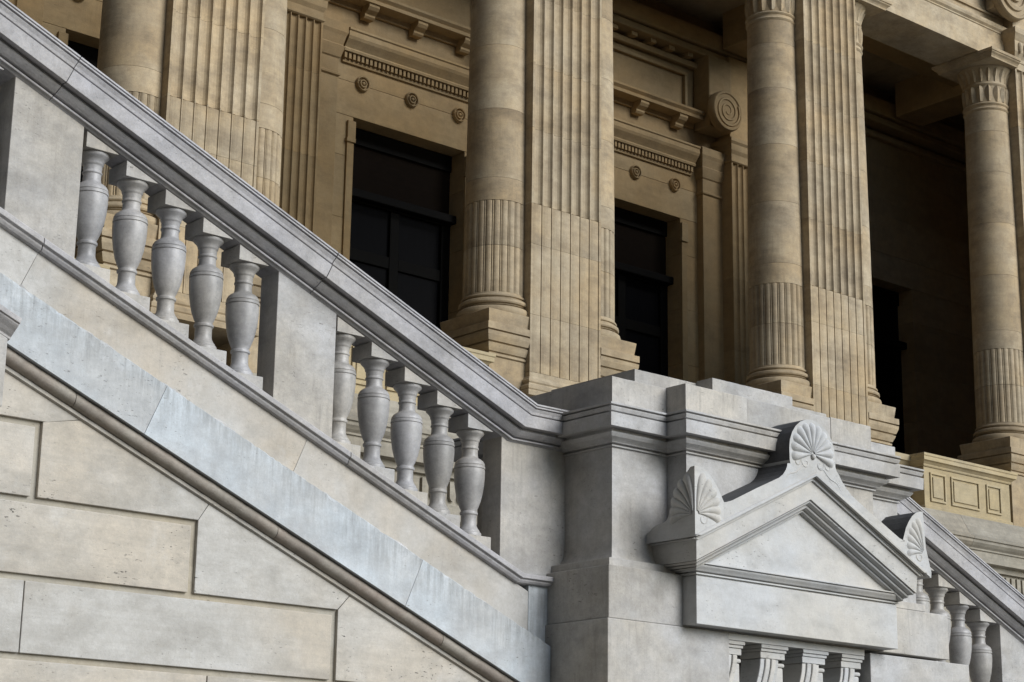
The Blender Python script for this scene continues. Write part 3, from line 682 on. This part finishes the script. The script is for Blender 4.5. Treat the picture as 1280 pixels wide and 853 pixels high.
# ------------------------------------------------------------------ portico parapets
SP = 4.445
def parapet(x0, label, xlink=None):
    x1 = x0+1.79
    p = thing('parapet', label, 'parapet', (x0, 15.1, 5.99), 'panelled parapets between the columns')
    pth = rect(x0+0.02, x1, 15.06, 15.36)
    bm = bmesh.new(); sweep(bm, pth, [(0.02, 5.987), (0.02, 6.03), (0.0, 6.045), (0.0, 6.53)]); finish('body', bm, M['parapet'], p, bevel=0.003)
    bm = bmesh.new(); sweep(bm, pth, [(0.012, 6.532), (0.02, 6.545), (0.02, 6.56), (0.05, 6.59), (0.075, 6.60), (0.075, 6.645), (0.085, 6.655), (0.085, 6.685), (0.06, 6.69)]); finish('coping', bm, M['parapet'], p, bevel=0.002)
    for a, b in ((0.13, 0.44), (0.55, 1.13), (1.28, 1.59)):
        bm = bmesh.new()      # raised frame round a field
        for q in ((x0+a, x0+b, 6.10, 6.125), (x0+a, x0+b, 6.445, 6.47), (x0+a, x0+a+0.025, 6.126, 6.444), (x0+b-0.025, x0+b, 6.126, 6.444)): box(bm, q[0], q[1], 15.040, 15.059, q[2], q[3])
        fr = finish('panel_frame', bm, M['parapet'], p, bevel=0.004)
        finish('panel_field', bx(x0+a+0.055, x0+b-0.055, 15.045, 15.0595, 6.155, 6.415), M['parapet'], fr, bevel=0.006)
    bm = bmesh.new(); sweep(bm, rect(x0-0.62, x0+0.018, 15.27, 15.36), [(0, 5.987), (0, 6.53), (0.05, 6.60), (0.07, 6.605), (0.07, 6.68)]); finish('link', bm, M['parapet'], p)
parapet(19.50-3*SP, 'leftmost panelled yellow parapet, glimpsed through the upper balusters')
parapet(19.50-2*SP, 'panelled yellow parapet peeping over the rail beside the centre column pedestal')
parapet(19.50, 'yellow stone parapet with three sunk panels at the right, above the podium')

# ------------------------------------------------------------------ columns
SEG = 24
def fluted_ring(rad, cx, cy, z, cab=True):
    ts = [(0, 0), (0.07, -0.004), (0.10, -0.013), (0.14, -0.004), (0.30, 0.0025), (0.5, 0.004), (0.70, 0.0025), (0.86, -0.004), (0.90, -0.013), (0.93, -0.004)]
    out_ = []
    for k in range(SEG):
        for t, dr in ts:
            a = 2*math.pi*(k+t)/SEG; q = rad+dr; out_.append((cx+q*math.cos(a), cy+q*math.sin(a), z))
    return out_
def clampx(bm, lim=0.1415):
    for v in bm.verts:
        if v.co.x > lim: v.co.x = lim
    return bm
def rad_at(z): # entasis
    t = (z-7.4)/(11.9-7.4); return 0.333 - 0.040*max(0, t)**1.5
JOINTS = [8.432, 8.685, 9.47, 10.21, 10.95, 11.55, 11.86]
def make_column(label, loc):
    c = thing('column', label, 'column', loc, 'portico columns with fluted lower drums')
    # pedestal
    bm = bmesh.new(); sweep(bm, rect(-0.345, 0.345, -0.345, 0.345), [(0.0, 5.99), (0.0, 6.69)]); finish('pedestal', clampx(bm), M['column'], c, bevel=0.004, local=True)
    bm = bmesh.new(); sweep(bm, rect(-0.345, 0.345, -0.345, 0.345), [(0.0, 6.692), (0.018, 6.70), (0.018, 6.722), (0.0, 6.724), (0.0, 6.738), (0.022, 6.742), (0.040, 6.78), (0.054, 6.82), (0.030, 6.822), (0.030, 6.838), (0.056, 6.842), (0.078, 6.90), (0.082, 6.94), (0.058, 6.942), (0.058, 6.955), (0.085, 6.958), (0.085, 7.03), (0.062, 7.036), (0.045, 7.04), (0.045, 7.054), (0.062, 7.175), (0.05, 7.182)])
    finish('pedestal_cap', clampx(bm), M['column'], c, bevel=0.002, local=True)
    bm = bmesh.new(); lathe(bm, [(0.392, 7.183), (0.400, 7.20), (0.402, 7.225), (0.395, 7.25), (0.378, 7.262), (0.352, 7.264), (0.350, 7.276), (0.366, 7.279), (0.352, 7.288), (0.352, 7.296), (0.376, 7.300), (0.383, 7.315), (0.378, 7.338), (0.362, 7.350), (0.340, 7.353), (0.340, 7.368), (0.356, 7.374), (0.358, 7.386), (0.352, 7.396), (0.340, 7.402), (0.336, 7.42)], seg=56)
    finish('base', bm, M['column'], c, smooth=35, local=True)
    bm = bmesh.new()
    for za, zb in ((7.421, 7.93), (7.934, 8.430)):
        bm = bmesh.new(); loft(bm, [fluted_ring(rad_at(za), 0, 0, za), fluted_ring(rad_at(zb), 0, 0, zb)]); finish('fluted_drum', bm, M['column'], c, local=True)
    zs = JOINTS
    for za, zb in zip(zs, zs[1:]):
        ra, rb = rad_at(za)+0.004, rad_at(zb)+0.004
        bm = bmesh.new(); lathe(bm, [(ra, za+0.0015), (rb, zb-0.0015)], seg=72); finish('drum', bm, M['column'], c, smooth=30, local=True)
    r0 = rad_at(11.9)
    bm = bmesh.new(); lathe(bm, [(r0+0.004, 11.861), (r0+0.012, 11.87), (r0+0.022, 11.885), (r0+0.012, 11.90), (r0+0.006, 11.905), (r0+0.006, 11.93), (r0+0.020, 11.94), (r0+0.028, 11.955), (r0+0.020, 11.97), (r0-0.004, 11.975)], seg=56); finish('necking', bm, M['column'], c, smooth=40, local=True)
    cap = None
    bm = bmesh.new(); lathe(bm, [(r0-0.004, 11.976), (r0-0.002, 12.22), (r0+0.012, 12.235), (r0+0.018, 12.25), (r0+0.010, 12.265), (r0+0.004, 12.29), (r0+0.020, 12.38), (r0+0.055, 12.455), (r0+0.075, 12.475), (r0+0.080, 12.497)], seg=48); cap = finish('capital', bm, M['column'], c, smooth=40, local=True)
    for row, (n_, z0, z1, wd, dr, o0) in enumerate(((16, 11.99, 12.225, 0.050, 0.030, 0.0), (20, 12.285, 12.46, 0.036, 0.026, 0.5))):
        for k in range(n_):
            a = 2*math.pi*(k+o0)/n_
            bm = bmesh.new(); L_ = []
            for i in range(6):
                t = i/5; z = z0+(z1-z0)*t; rad = r0 + (0.0 if row == 0 else 0.003+0.06*t**2.2) + dr*(0.45+0.55*math.sin(t*math.pi*0.85))*(1.15 if i == 4 else 1)
                hw = wd*(0.8 if i == 0 else 1.0 if i < 4 else 0.85 if i == 4 else 0.35)
                ww = hw/rad
                L_.append([(math.cos(a-ww)*(rad-dr*0.9), math.sin(a-ww)*(rad-dr*0.9), z), (math.cos(a)*rad, math.sin(a)*rad, z), (math.cos(a+ww)*(rad-dr*0.9), math.sin(a+ww)*(rad-dr*0.9), z), (math.cos(a)*(rad-dr-0.02), math.sin(a)*(rad-dr-0.02), z)])
            loft(bm, L_); finish('leaf', bm, M['column'], cap, smooth=50, local=True)
    bm = bmesh.new(); sweep(bm, rect(-0.46, 0.46, -0.46, 0.44), [(0.0, 12.499), (0.005, 12.52), (0.02, 12.54), (0.045, 12.56), (0.05, 12.575), (0.062, 12.578), (0.066, 12.615)]); finish('abacus', clampx(bm), M['column'], c, bevel=0.002, local=True)
    return c
XP = [13.465 + SP*k for k in (-1, 0, 1, 2)]
colproto = make_column('smooth buff column on a tall pedestal at the centre of the view, left of the middle fluted pilaster', (XP[1]-0.645, 15.42, 0))
def col_copy(x, label, turn=False):
    c = copy_tree(colproto); c.location = (x, 15.42, 0); c.rotation_euler.z = math.pi if turn else 0; c['label'] = label; return c
col_copy(XP[0]-0.645, 'leftmost buff column, cut off by the rail at the top left')
col_copy(XP[0]+0.645, 'sliver of a column behind the right edge of the leftmost fluted pilaster', True)
col_copy(XP[1]+0.645, 'column almost hidden behind the middle pilaster, only its base showing at the right', True)
col_copy(XP[2]-0.645, 'buff column left of the third fluted pilaster, above the pale parapet blocks')
col_copy(XP[2]+0.645, 'column hidden behind the third pilaster, with its stepped pedestal showing at the right', True)
col_copy(XP[3]-0.645, 'rightmost column, the one whose leafy capital can be seen')

# ------------------------------------------------------------------ fluted pilaster piers
def pil_outline(w_, n_, cab, y0, y1, depth=0.044):
    pitch = (w_-0.045)/n_; x = -w_/2+0.0225; pts = [(-w_/2, y0)]
    for k in range(n_):
        a = x+k*pitch
        if cab:
            for t, dd in ((0.0, 0), (0.05, 0), (0.06, 0.012), (0.12, 0.007), (0.28, 0.002), (0.5, 0.0), (0.72, 0.002), (0.88, 0.007), (0.94, 0.012), (0.95, 0)): pts.append((a+t*pitch, y0+dd))
        else:
            for t, dd in ((0.0, 0), (0.05, 0), (0.055, 0.008), (0.14, 0.6*depth), (0.28, 0.9*depth), (0.5, depth), (0.72, 0.9*depth), (0.86, 0.6*depth), (0.945, 0.008), (0.95, 0)): pts.append((a+t*pitch, y0+dd))
    pts.append((w_/2, y0)); pts += [(w_/2, y1), (-w_/2, y1)]
    return pts
def make_pier(x, y0, y1, w_, label, zbase, ztop, zcab, joints, mat='column', n_=7, cap=True, name='fluted_pilaster', grp='fluted pilasters of the portico'):
    c = thing(name, label, 'pilaster', (x, y0, 0), grp)
    xs0, xs1 = -w_/2, w_/2; D = y1-y0
    bm = bmesh.new(); sweep(bm, rect(xs0, xs1, 0, D), [(0.075, zbase), (0.075, zbase+0.05), (0.065, zbase+0.06), (0.055, zbase+0.062), (0.065, zbase+0.075), (0.065, zbase+0.105), (0.05, zbase+0.12), (0.035, zbase+0.125), (0.028, zbase+0.14), (0.040, zbase+0.155), (0.040, zbase+0.175), (0.02, zbase+0.19), (0.012, zbase+0.205), (0.0, zbase+0.22), (0.0, zbase+0.268)]); finish('base', bm, M[mat], c, bevel=0.002, local=True)
    zs = [zbase+0.27] + joints + [ztop]
    for za, zb in zip(zs, zs[1:]):
        cab = zb <= zcab+0.01
        if abs(za-zcab) < 0.005:
            bm = bmesh.new(); prism_xy(bm, pil_outline(w_, n_, False, 0, D, depth=0.055), za+0.001, za+0.019); finish('flute_stop', bm, M[mat], c, local=True); za += 0.019
        bm = bmesh.new(); prism_xy(bm, pil_outline(w_, n_, cab, 0, D), za+0.0012, zb-0.0012); finish('shaft_block', bm, M[mat], c, local=True)
    if cap:
        bm = bmesh.new(); sweep(bm, rect(xs0, xs1, 0, D), [(0.0, ztop+0.001), (0.0, ztop+0.10), (0.012, ztop+0.11), (0.012, ztop+0.125), (0.0, ztop+0.13), (0.0, ztop+0.17), (0.045, ztop+0.25), (0.055, ztop+0.40), (0.07, ztop+0.42), (0.10, ztop+0.47), (0.115, ztop+0.49), (0.115, ztop+0.57)]); cp = finish('capital', bm, M[mat], c, bevel=0.002, local=True)
        for k in range(8):
            bm = bmesh.new(); xx = xs0+0.06+(w_-0.12)*k/7
            lathe(bm, [(0.004, ztop+0.22), (0.030, ztop+0.26), (0.042, ztop+0.32), (0.038, ztop+0.37), (0.01, ztop+0.395)], cx=xx, cy=-0.05, seg=10); finish('egg_ornament', bm, M[mat], cp, smooth=60, local=True)
    return c
JP = [7.216, 7.99, 8.44, 9.30, 10.05, 10.85, 11.65]
labels = ['leftmost broad fluted pilaster, above the upper part of the stair rail', 'middle broad fluted pilaster, right of the centre column', 'third broad fluted pilaster from the left, above the shell carving', 'rightmost fluted pilaster, only a strip of it at the right edge']
for k in range(4):
    make_pier(XP[k], 15.0, 15.86, 1.005, labels[k], 6.325, 12.505, 8.44, JP)

# ------------------------------------------------------------------ entablature and roof of the portico
en = thing('portico_entablature', 'heavy stone beam carried by the columns, seen from below at the upper right', 'entablature', (13, 15.4, 12.62))
xs = [XP[0]-6] + [v for X in XP for v in (X-0.505, X+0.505)] + [32]
for a, b in zip(xs[::2], xs[1::2]):
    finish('architrave', bx(a+0.002, b-0.002, 15.13, 15.85, 12.622, 13.02), M['column'], en, bevel=0.004)
    bm = bmesh.new(); loft(bm, [[(q, y, z) for y, z in ((15.13, 13.022), (15.12, 13.03), (15.12, 13.045), (15.09, 13.07), (15.08, 13.10), (15.08, 13.13), (15.16, 13.135), (15.85, 13.135), (15.85, 13.022))] for q in (a+0.002, b-0.002)]); finish('architrave_moulding', bm, M['column'], en, bevel=0.002)
    finish('frieze', bx(a+0.002, b-0.002, 15.15, 15.85, 13.137, 14.2), M['column'], en)
    w_ = b-a
    if w_ < 8:
        bm = bmesh.new()
        for q in ((a+0.15, b-0.15, 13.25, 13.28), (a+0.15, b-0.15, 14.0, 14.03), (a+0.15, a+0.18, 13.281, 13.999), (b-0.18, b-0.15, 13.281, 13.999)): box(bm, q[0], q[1], 15.12, 15.149, q[2], q[3])
        finish('frieze_frame', bm, M['column'], en)
for X in XP:
    finish('volute_block', bx(X-0.92, X-0.504, 15.0, 15.149, 13.30, 14.2), M['column'], en, bevel=0.01)
    finish('pier_block', bx(X-0.503, X+0.503, 15.0, 15.85, 13.08, 14.2), M['column'], en, bevel=0.004)
    bm = bmesh.new(); sc = finish('volute', bm, M['column'], en) if False else None
    bm = bmesh.new(); lathe(bm, [(0.40, 0), (0.42, 0.02), (0.42, 0.10), (0.40, 0.13), (0.37, 0.13), (0.36, 0.11), (0.30, 0.11), (0.29, 0.14), (0.24, 0.15), (0.23, 0.12), (0.17, 0.12), (0.16, 0.16), (0.11, 0.17), (0.10, 0.13), (0.06, 0.13), (0.05, 0.18), (0.01, 0.19)], seg=40)
    bmesh.ops.rotate(bm, verts=bm.verts, cent=(0, 0, 0), matrix=Matrix.Rotation(R(90), 3, 'X')); bmesh.ops.translate(bm, verts=bm.verts, vec=(X-0.62, 14.999, 13.60)); finish('volute', bm, M['column'], en, smooth=35)
bm = bmesh.new(); loft(bm, [[(q, y, z) for y, z in ((15.15, 14.201), (15.0, 14.3), (14.9, 14.32), (14.75, 14.40), (14.75, 14.6), (15.85, 14.7), (15.85, 14.201))] for q in (XP[0]-6, 32)]); finish('top_cornice', bm, M['column'], en)
bm = bmesh.new(); loft(bm, [[(q, y, z) for y, z in ((15.0, 14.701), (21.2, 16.3), (21.2, 15.6), (15.85, 15.6), (15.85, 14.701))] for q in (25.8, 32)]); finish('roof', bm, M['column'], en)  # covers the right end only; the rest is left open for daylight

# solid end bay right of the last pilaster
eb = thing('palace_end_wall', 'plain end wall of the palace beyond the last pilaster', 'building', (27, 15.4, 0))
finish('wall', bx(XP[3]+0.51, 32, 15.2, 15.9, 5.99, 12.62), M['column'], eb)
finish('side_wall', bx(29.2, 32, 15.9, 21.0, 5.3, 15.6), M['soffit'], eb)

# ------------------------------------------------------------------ back wall of the portico
bw = thing('palace_wall', 'ochre stone back wall of the portico with tall dark doorways', 'building', (16, 21.1, 6))
Q = 21.1
doors = [15.93+SP*k for k in (-2, -1, 0, 1)]
spans = [(d-1.0, d+1.0) for d in doors] + [(25.25, 27.22)]
xcur = 1.0
for k, (a, b) in enumerate(spans):
    # wall between the doors, in courses
    z = 5.3; i = 0
    zz = [5.3, 6.6, 7.5, 8.4, 9.3, 10.2, 11.1, 11.698]
    for za, zb in zip(zz, zz[1:]): finish('wall_stone', bx(xcur, a, Q+random.uniform(-0.001, 0.001), 22.6, za, zb-0.003), M['palace'], bw, bevel=0.004)
    xcur = b
for za, zb in zip(zz, zz[1:]): finish('wall_stone', bx(xcur, 32, Q, 22.6, za, zb-0.003), M['palace'], bw)
finish('lintel_course', bx(1.0, 32, Q, 22.6, 11.70, 12.205), M['palace'], bw, bevel=0.004)
finish('lintel_course', bx(1.0, 32, Q+0.004, 22.6, 12.213, 12.92), M['palace'], bw)
finish('upper_wall', bx(1.0, 32, Q+0.01, 22.6, 12.922, 15.7), M['palace'], bw)
for k, (a, b) in enumerate(spans):
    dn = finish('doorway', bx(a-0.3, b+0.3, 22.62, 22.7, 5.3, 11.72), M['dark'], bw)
    # timber and glass doors deep in the reveal
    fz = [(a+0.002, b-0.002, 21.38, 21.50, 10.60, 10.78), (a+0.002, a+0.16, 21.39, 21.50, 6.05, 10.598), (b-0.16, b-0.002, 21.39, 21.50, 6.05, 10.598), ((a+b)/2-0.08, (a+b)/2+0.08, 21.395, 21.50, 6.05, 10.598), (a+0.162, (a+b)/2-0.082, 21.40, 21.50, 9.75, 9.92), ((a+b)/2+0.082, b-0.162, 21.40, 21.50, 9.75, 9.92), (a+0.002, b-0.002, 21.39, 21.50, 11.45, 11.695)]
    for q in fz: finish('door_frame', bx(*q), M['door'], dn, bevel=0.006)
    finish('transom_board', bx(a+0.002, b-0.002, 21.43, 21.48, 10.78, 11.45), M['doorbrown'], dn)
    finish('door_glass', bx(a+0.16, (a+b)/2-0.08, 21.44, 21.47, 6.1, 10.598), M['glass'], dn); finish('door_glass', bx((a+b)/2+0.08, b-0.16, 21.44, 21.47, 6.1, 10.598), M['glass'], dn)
    finish('door_cornice', bx(a+0.002, b-0.002, 21.25, 21.378, 10.62, 10.74), M['door'], dn, bevel=0.01)
    if k == 4: continue
    # jamb trim, stepped architrave
    for s in (-1, 1):
        xe = a if s < 0 else b
        bm = bmesh.new(); x_in, x_out = (xe-0.115, xe-0.0) if s < 0 else (xe+0.0, xe+0.115)
        box(bm, min(x_in, x_out), max(x_in, x_out), Q-0.035, Q-0.001, 5.99, 11.30); finish('jamb_trim', bm, M['palace'], bw, bevel=0.004)
        bm = bmesh.new(); box(bm, min(x_in, x_out)-0.02, max(x_in, x_out)+0.015, Q-0.06, Q-0.001, 11.302, 11.36); box(bm, min(x_in, x_out), max(x_in, x_out)+0.02, Q-0.045, Q-0.001, 11.362, 11.62); finish('jamb_cap', bm, M['palace'], bw, bevel=0.006)
    xm = (a+b)/2
    for j in (-1, 0, 1):
        bm = bmesh.new(); lathe(bm, [(0.112, 0), (0.112, 0.035), (0.102, 0.055), (0.092, 0.05), (0.088, 0.010), (0.068, 0.010), (0.058, 0.055), (0.045, 0.055), (0.035, 0.015), (0.02, 0.06), (0.003, 0.07)], seg=24)
        bmesh.ops.rotate(bm, verts=bm.verts, cent=(0, 0, 0), matrix=Matrix.Rotation(R(90), 3, 'X')); bmesh.ops.translate(bm, verts=bm.verts, vec=(xm+0.87*j-0.01, Q-0.001, 12.22)); finish('rosette', bm, M['palace'], bw, smooth=35)
    xa, xb = a-0.24, b+0.24
    bm = bmesh.new(); x = xa
    while x < xb-0.02: box(bm, x, x+0.042, Q-0.075, Q+0.002, 12.515, 12.605); x += 0.0735
    o = finish('dentil', bm, M['palace'], bw); o['kind'] = 'stuff'
    def mould(name, prof, x0, x1):
        bm = bmesh.new(); sec = [[(x0 - (0 if o_ == 0 else 0), Q-o_, z) for o_, z in prof], [(x1, Q-o_, z) for o_, z in prof]]
        loft(bm, sec); return finish(name, bm, M['palace'], bw, bevel=0.002)
    mould('dentil_band', [(-0.01, 12.46), (0.03, 12.465), (0.03, 12.51), (-0.01, 12.512)], xa, xb)
    mould('door_cornice_moulding', [(-0.02, 12.607), (0.10, 12.607), (0.11, 12.64), (0.10, 12.66), (0.13, 12.70), (0.18, 12.76), (0.20, 12.80), (0.20, 12.87), (0.22, 12.885), (0.22, 12.915), (-0.02, 12.95)], xa-0.02, xb+0.02)
    for j in (-1, 0, 1):
        X = xm+0.87*j
        bm = bmesh.new(); prof = [(Q-0.005, 13.16), (Q-0.10, 13.16), (Q-0.13, 13.19), (Q-0.13, 13.22), (Q-0.20, 13.26), (Q-0.235, 13.30), (Q-0.235, 13.36), (Q-0.005, 13.36)]
        loft(bm, [[(X-0.09, y, z+0.02) for y, z in prof], [(X+0.09, y, z+0.02) for y, z in prof]]); finish('bracket', bm, M['palace'], bw, bevel=0.003)
    mould('upper_cornice', [(0.0, 13.28), (0.035, 13.285), (0.05, 13.362), (0.26, 13.365), (0.27, 13.41), (0.25, 13.42), (0.30, 13.46), (0.31, 13.49), (0.0, 13.52)], xa-0.35, xb+0.05)
    for q in ((xa+0.1, xb-0.1, 13.54, 13.60), (xa+0.1, xb-0.1, 14.16, 14.22), (xa+0.1, xa+0.16, 13.601, 14.159), (xb-0.16, xb-0.1, 13.601, 14.159)):
        finish('panel_moulding', bx(q[0], q[1], Q-0.06, Q+0.009, q[2], q[3]), M['palace'], bw, bevel=0.01)
for zz0, o_, h in ((14.32, 0.10, 0.10), (14.50, 0.28, 0.12), (14.64, 0.34, 0.30)):
    finish('crown_moulding', bx(1.0, 29.19, Q-o_, Q+0.009, zz0, zz0+h), M['palace'], bw, bevel=0.02)
bm = bmesh.new(); x = 5.0
while x < 26: box(bm, x, x+0.12, Q-0.20, Q+0.005, 14.43, 14.497); x += 0.42
o = finish('modillion', bm, M['palace'], bw); o['kind'] = 'stuff'

def spiral_ridge(pts, rad, y):
    bm = bmesh.new(); rings = []; n = 6
    for i, (x, z) in enumerate(pts):
        p0 = pts[max(0, i-1)]; p1 = pts[min(len(pts)-1, i+1)]; dx, dz = p1[0]-p0[0], p1[1]-p0[1]; l = math.hypot(dx, dz)
        nx, nz = -dz/l, dx/l; q = rad*(1-0.5*i/len(pts))
        rings.append([bm.verts.new((x+nx*q*math.cos(2*math.pi*k/n), y+q*math.sin(2*math.pi*k/n), z+nz*q*math.cos(2*math.pi*k/n))) for k in range(n)])
    for a, b in zip(rings, rings[1:]):
        for i in range(n): bm.faces.new((a[i], a[(i+1) % n], b[(i+1) % n], b[i]))
    bm.faces.new(rings[0]); bm.faces.new(rings[-1][::-1]); return bm
# flanking half pilasters and projecting fluted wall piers
for k, X in enumerate(XP):
    x0, x1 = X+0.24-0.84, X+0.24+0.84
    p = finish('flank_pilaster', bx(x0, x1, Q-0.14, Q-0.001, 5.99, 12.15), M['palace'], bw, bevel=0.006)
    bm = bmesh.new(); sweep(bm, rect(x0, x1, Q-0.14, Q-0.001), [(0.0, 12.151), (0.025, 12.17), (0.025, 12.20), (0.0, 12.215), (0.0, 12.42), (0.02, 12.44), (0.05, 12.55), (0.06, 12.60), (0.04, 12.62), (0.07, 12.75), (0.09, 12.80), (0.09, 12.93)]); finish('flank_capital', bm, M['palace'], bw, bevel=0.003)
wl = ['shaded fluted wall pilaster at the back, just right of the leftmost pilaster', 'fluted wall pilaster at the back behind the centre column', 'fluted wall pilaster at the back, close left of the third column, with a volute above', 'fluted wall pilaster at the back near the right edge']
for k, X in enumerate(XP):
    X = X+0.24; p = make_pier(X, 20.73, 21.095, 0.80, wl[k], 6.05, 12.75, 0, [7.2, 8.4, 9.6, 10.8, 12.0], mat='palace', n_=6, cap=False, name='wall_pilaster', grp='fluted pilasters on the back wall')
    bm = bmesh.new(); sweep(bm, rect(-0.40, 0.40, 0, 0.36), [(0, 12.751), (0.02, 12.77), (0.02, 12.80), (0, 12.81), (0, 12.90), (0.03, 12.96), (0.04, 13.06), (0.07, 13.10), (0.07, 13.16)]); finish('capital', bm, M['palace'], p, bevel=0.002, local=True)
    finish('console_block', bx(-0.38, 0.38, 0.04, 0.36, 13.162, 14.62), M['palace'], p, local=True, bevel=0.01)
    bm = bmesh.new(); lathe(bm, [(0.325, 0), (0.345, 0.02), (0.345, 0.13), (0.325, 0.16), (0.295, 0.165), (0.28, 0.145), (0.01, 0.145)], seg=36)
    bmesh.ops.rotate(bm, verts=bm.verts, cent=(0, 0, 0), matrix=Matrix.Rotation(R(90), 3, 'X')); bmesh.ops.translate(bm, verts=bm.verts, vec=(-0.66, -0.03, 13.52)); vo = finish('volute', bm, M['palace'], p, smooth=35, local=True)
    n_ = 60; pts = [((0.275-0.235*i/n_)*math.cos(0.5-i/n_*5*math.pi)-0.66, (0.275-0.235*i/n_)*math.sin(0.5-i/n_*5*math.pi)+13.52) for i in range(n_+1)]
    finish('spiral', spiral_ridge(pts, 0.026, -0.175), M['palace'], vo, smooth=60, local=True)
    finish('console_block', bx(-0.90, -0.381, 0.0, 0.36, 13.25, 14.5), M['palace'], p, local=True, bevel=0.02)
# coffered ceiling of the portico, with an added opening that lights the back wall
ce = thing('portico_ceiling', 'shadowed beams and ceiling of the portico beyond the last two columns', 'ceiling', (16, 18, 15.3))
finish('ceiling_slab', bx(25.8, 29.19, 15.86, Q+0.009, 15.3, 15.55), M['soffit'], ce)
finish('ceiling_slab', bx(1.0, 25.798, 18.7, Q+0.009, 15.3, 15.55), M['soffit'], ce)
for X in XP + [XP[0]-SP, XP[3]+SP]:
    finish('cross_beam', bx(X-0.36, X+0.36, 15.86, 20.7, 14.66, 15.299), M['palace'], ce, bevel=0.01)
finish('long_beam', bx(1.0, 29.19, 19.05, 19.45, 14.85, 15.298), M['palace'], ce, bevel=0.01)
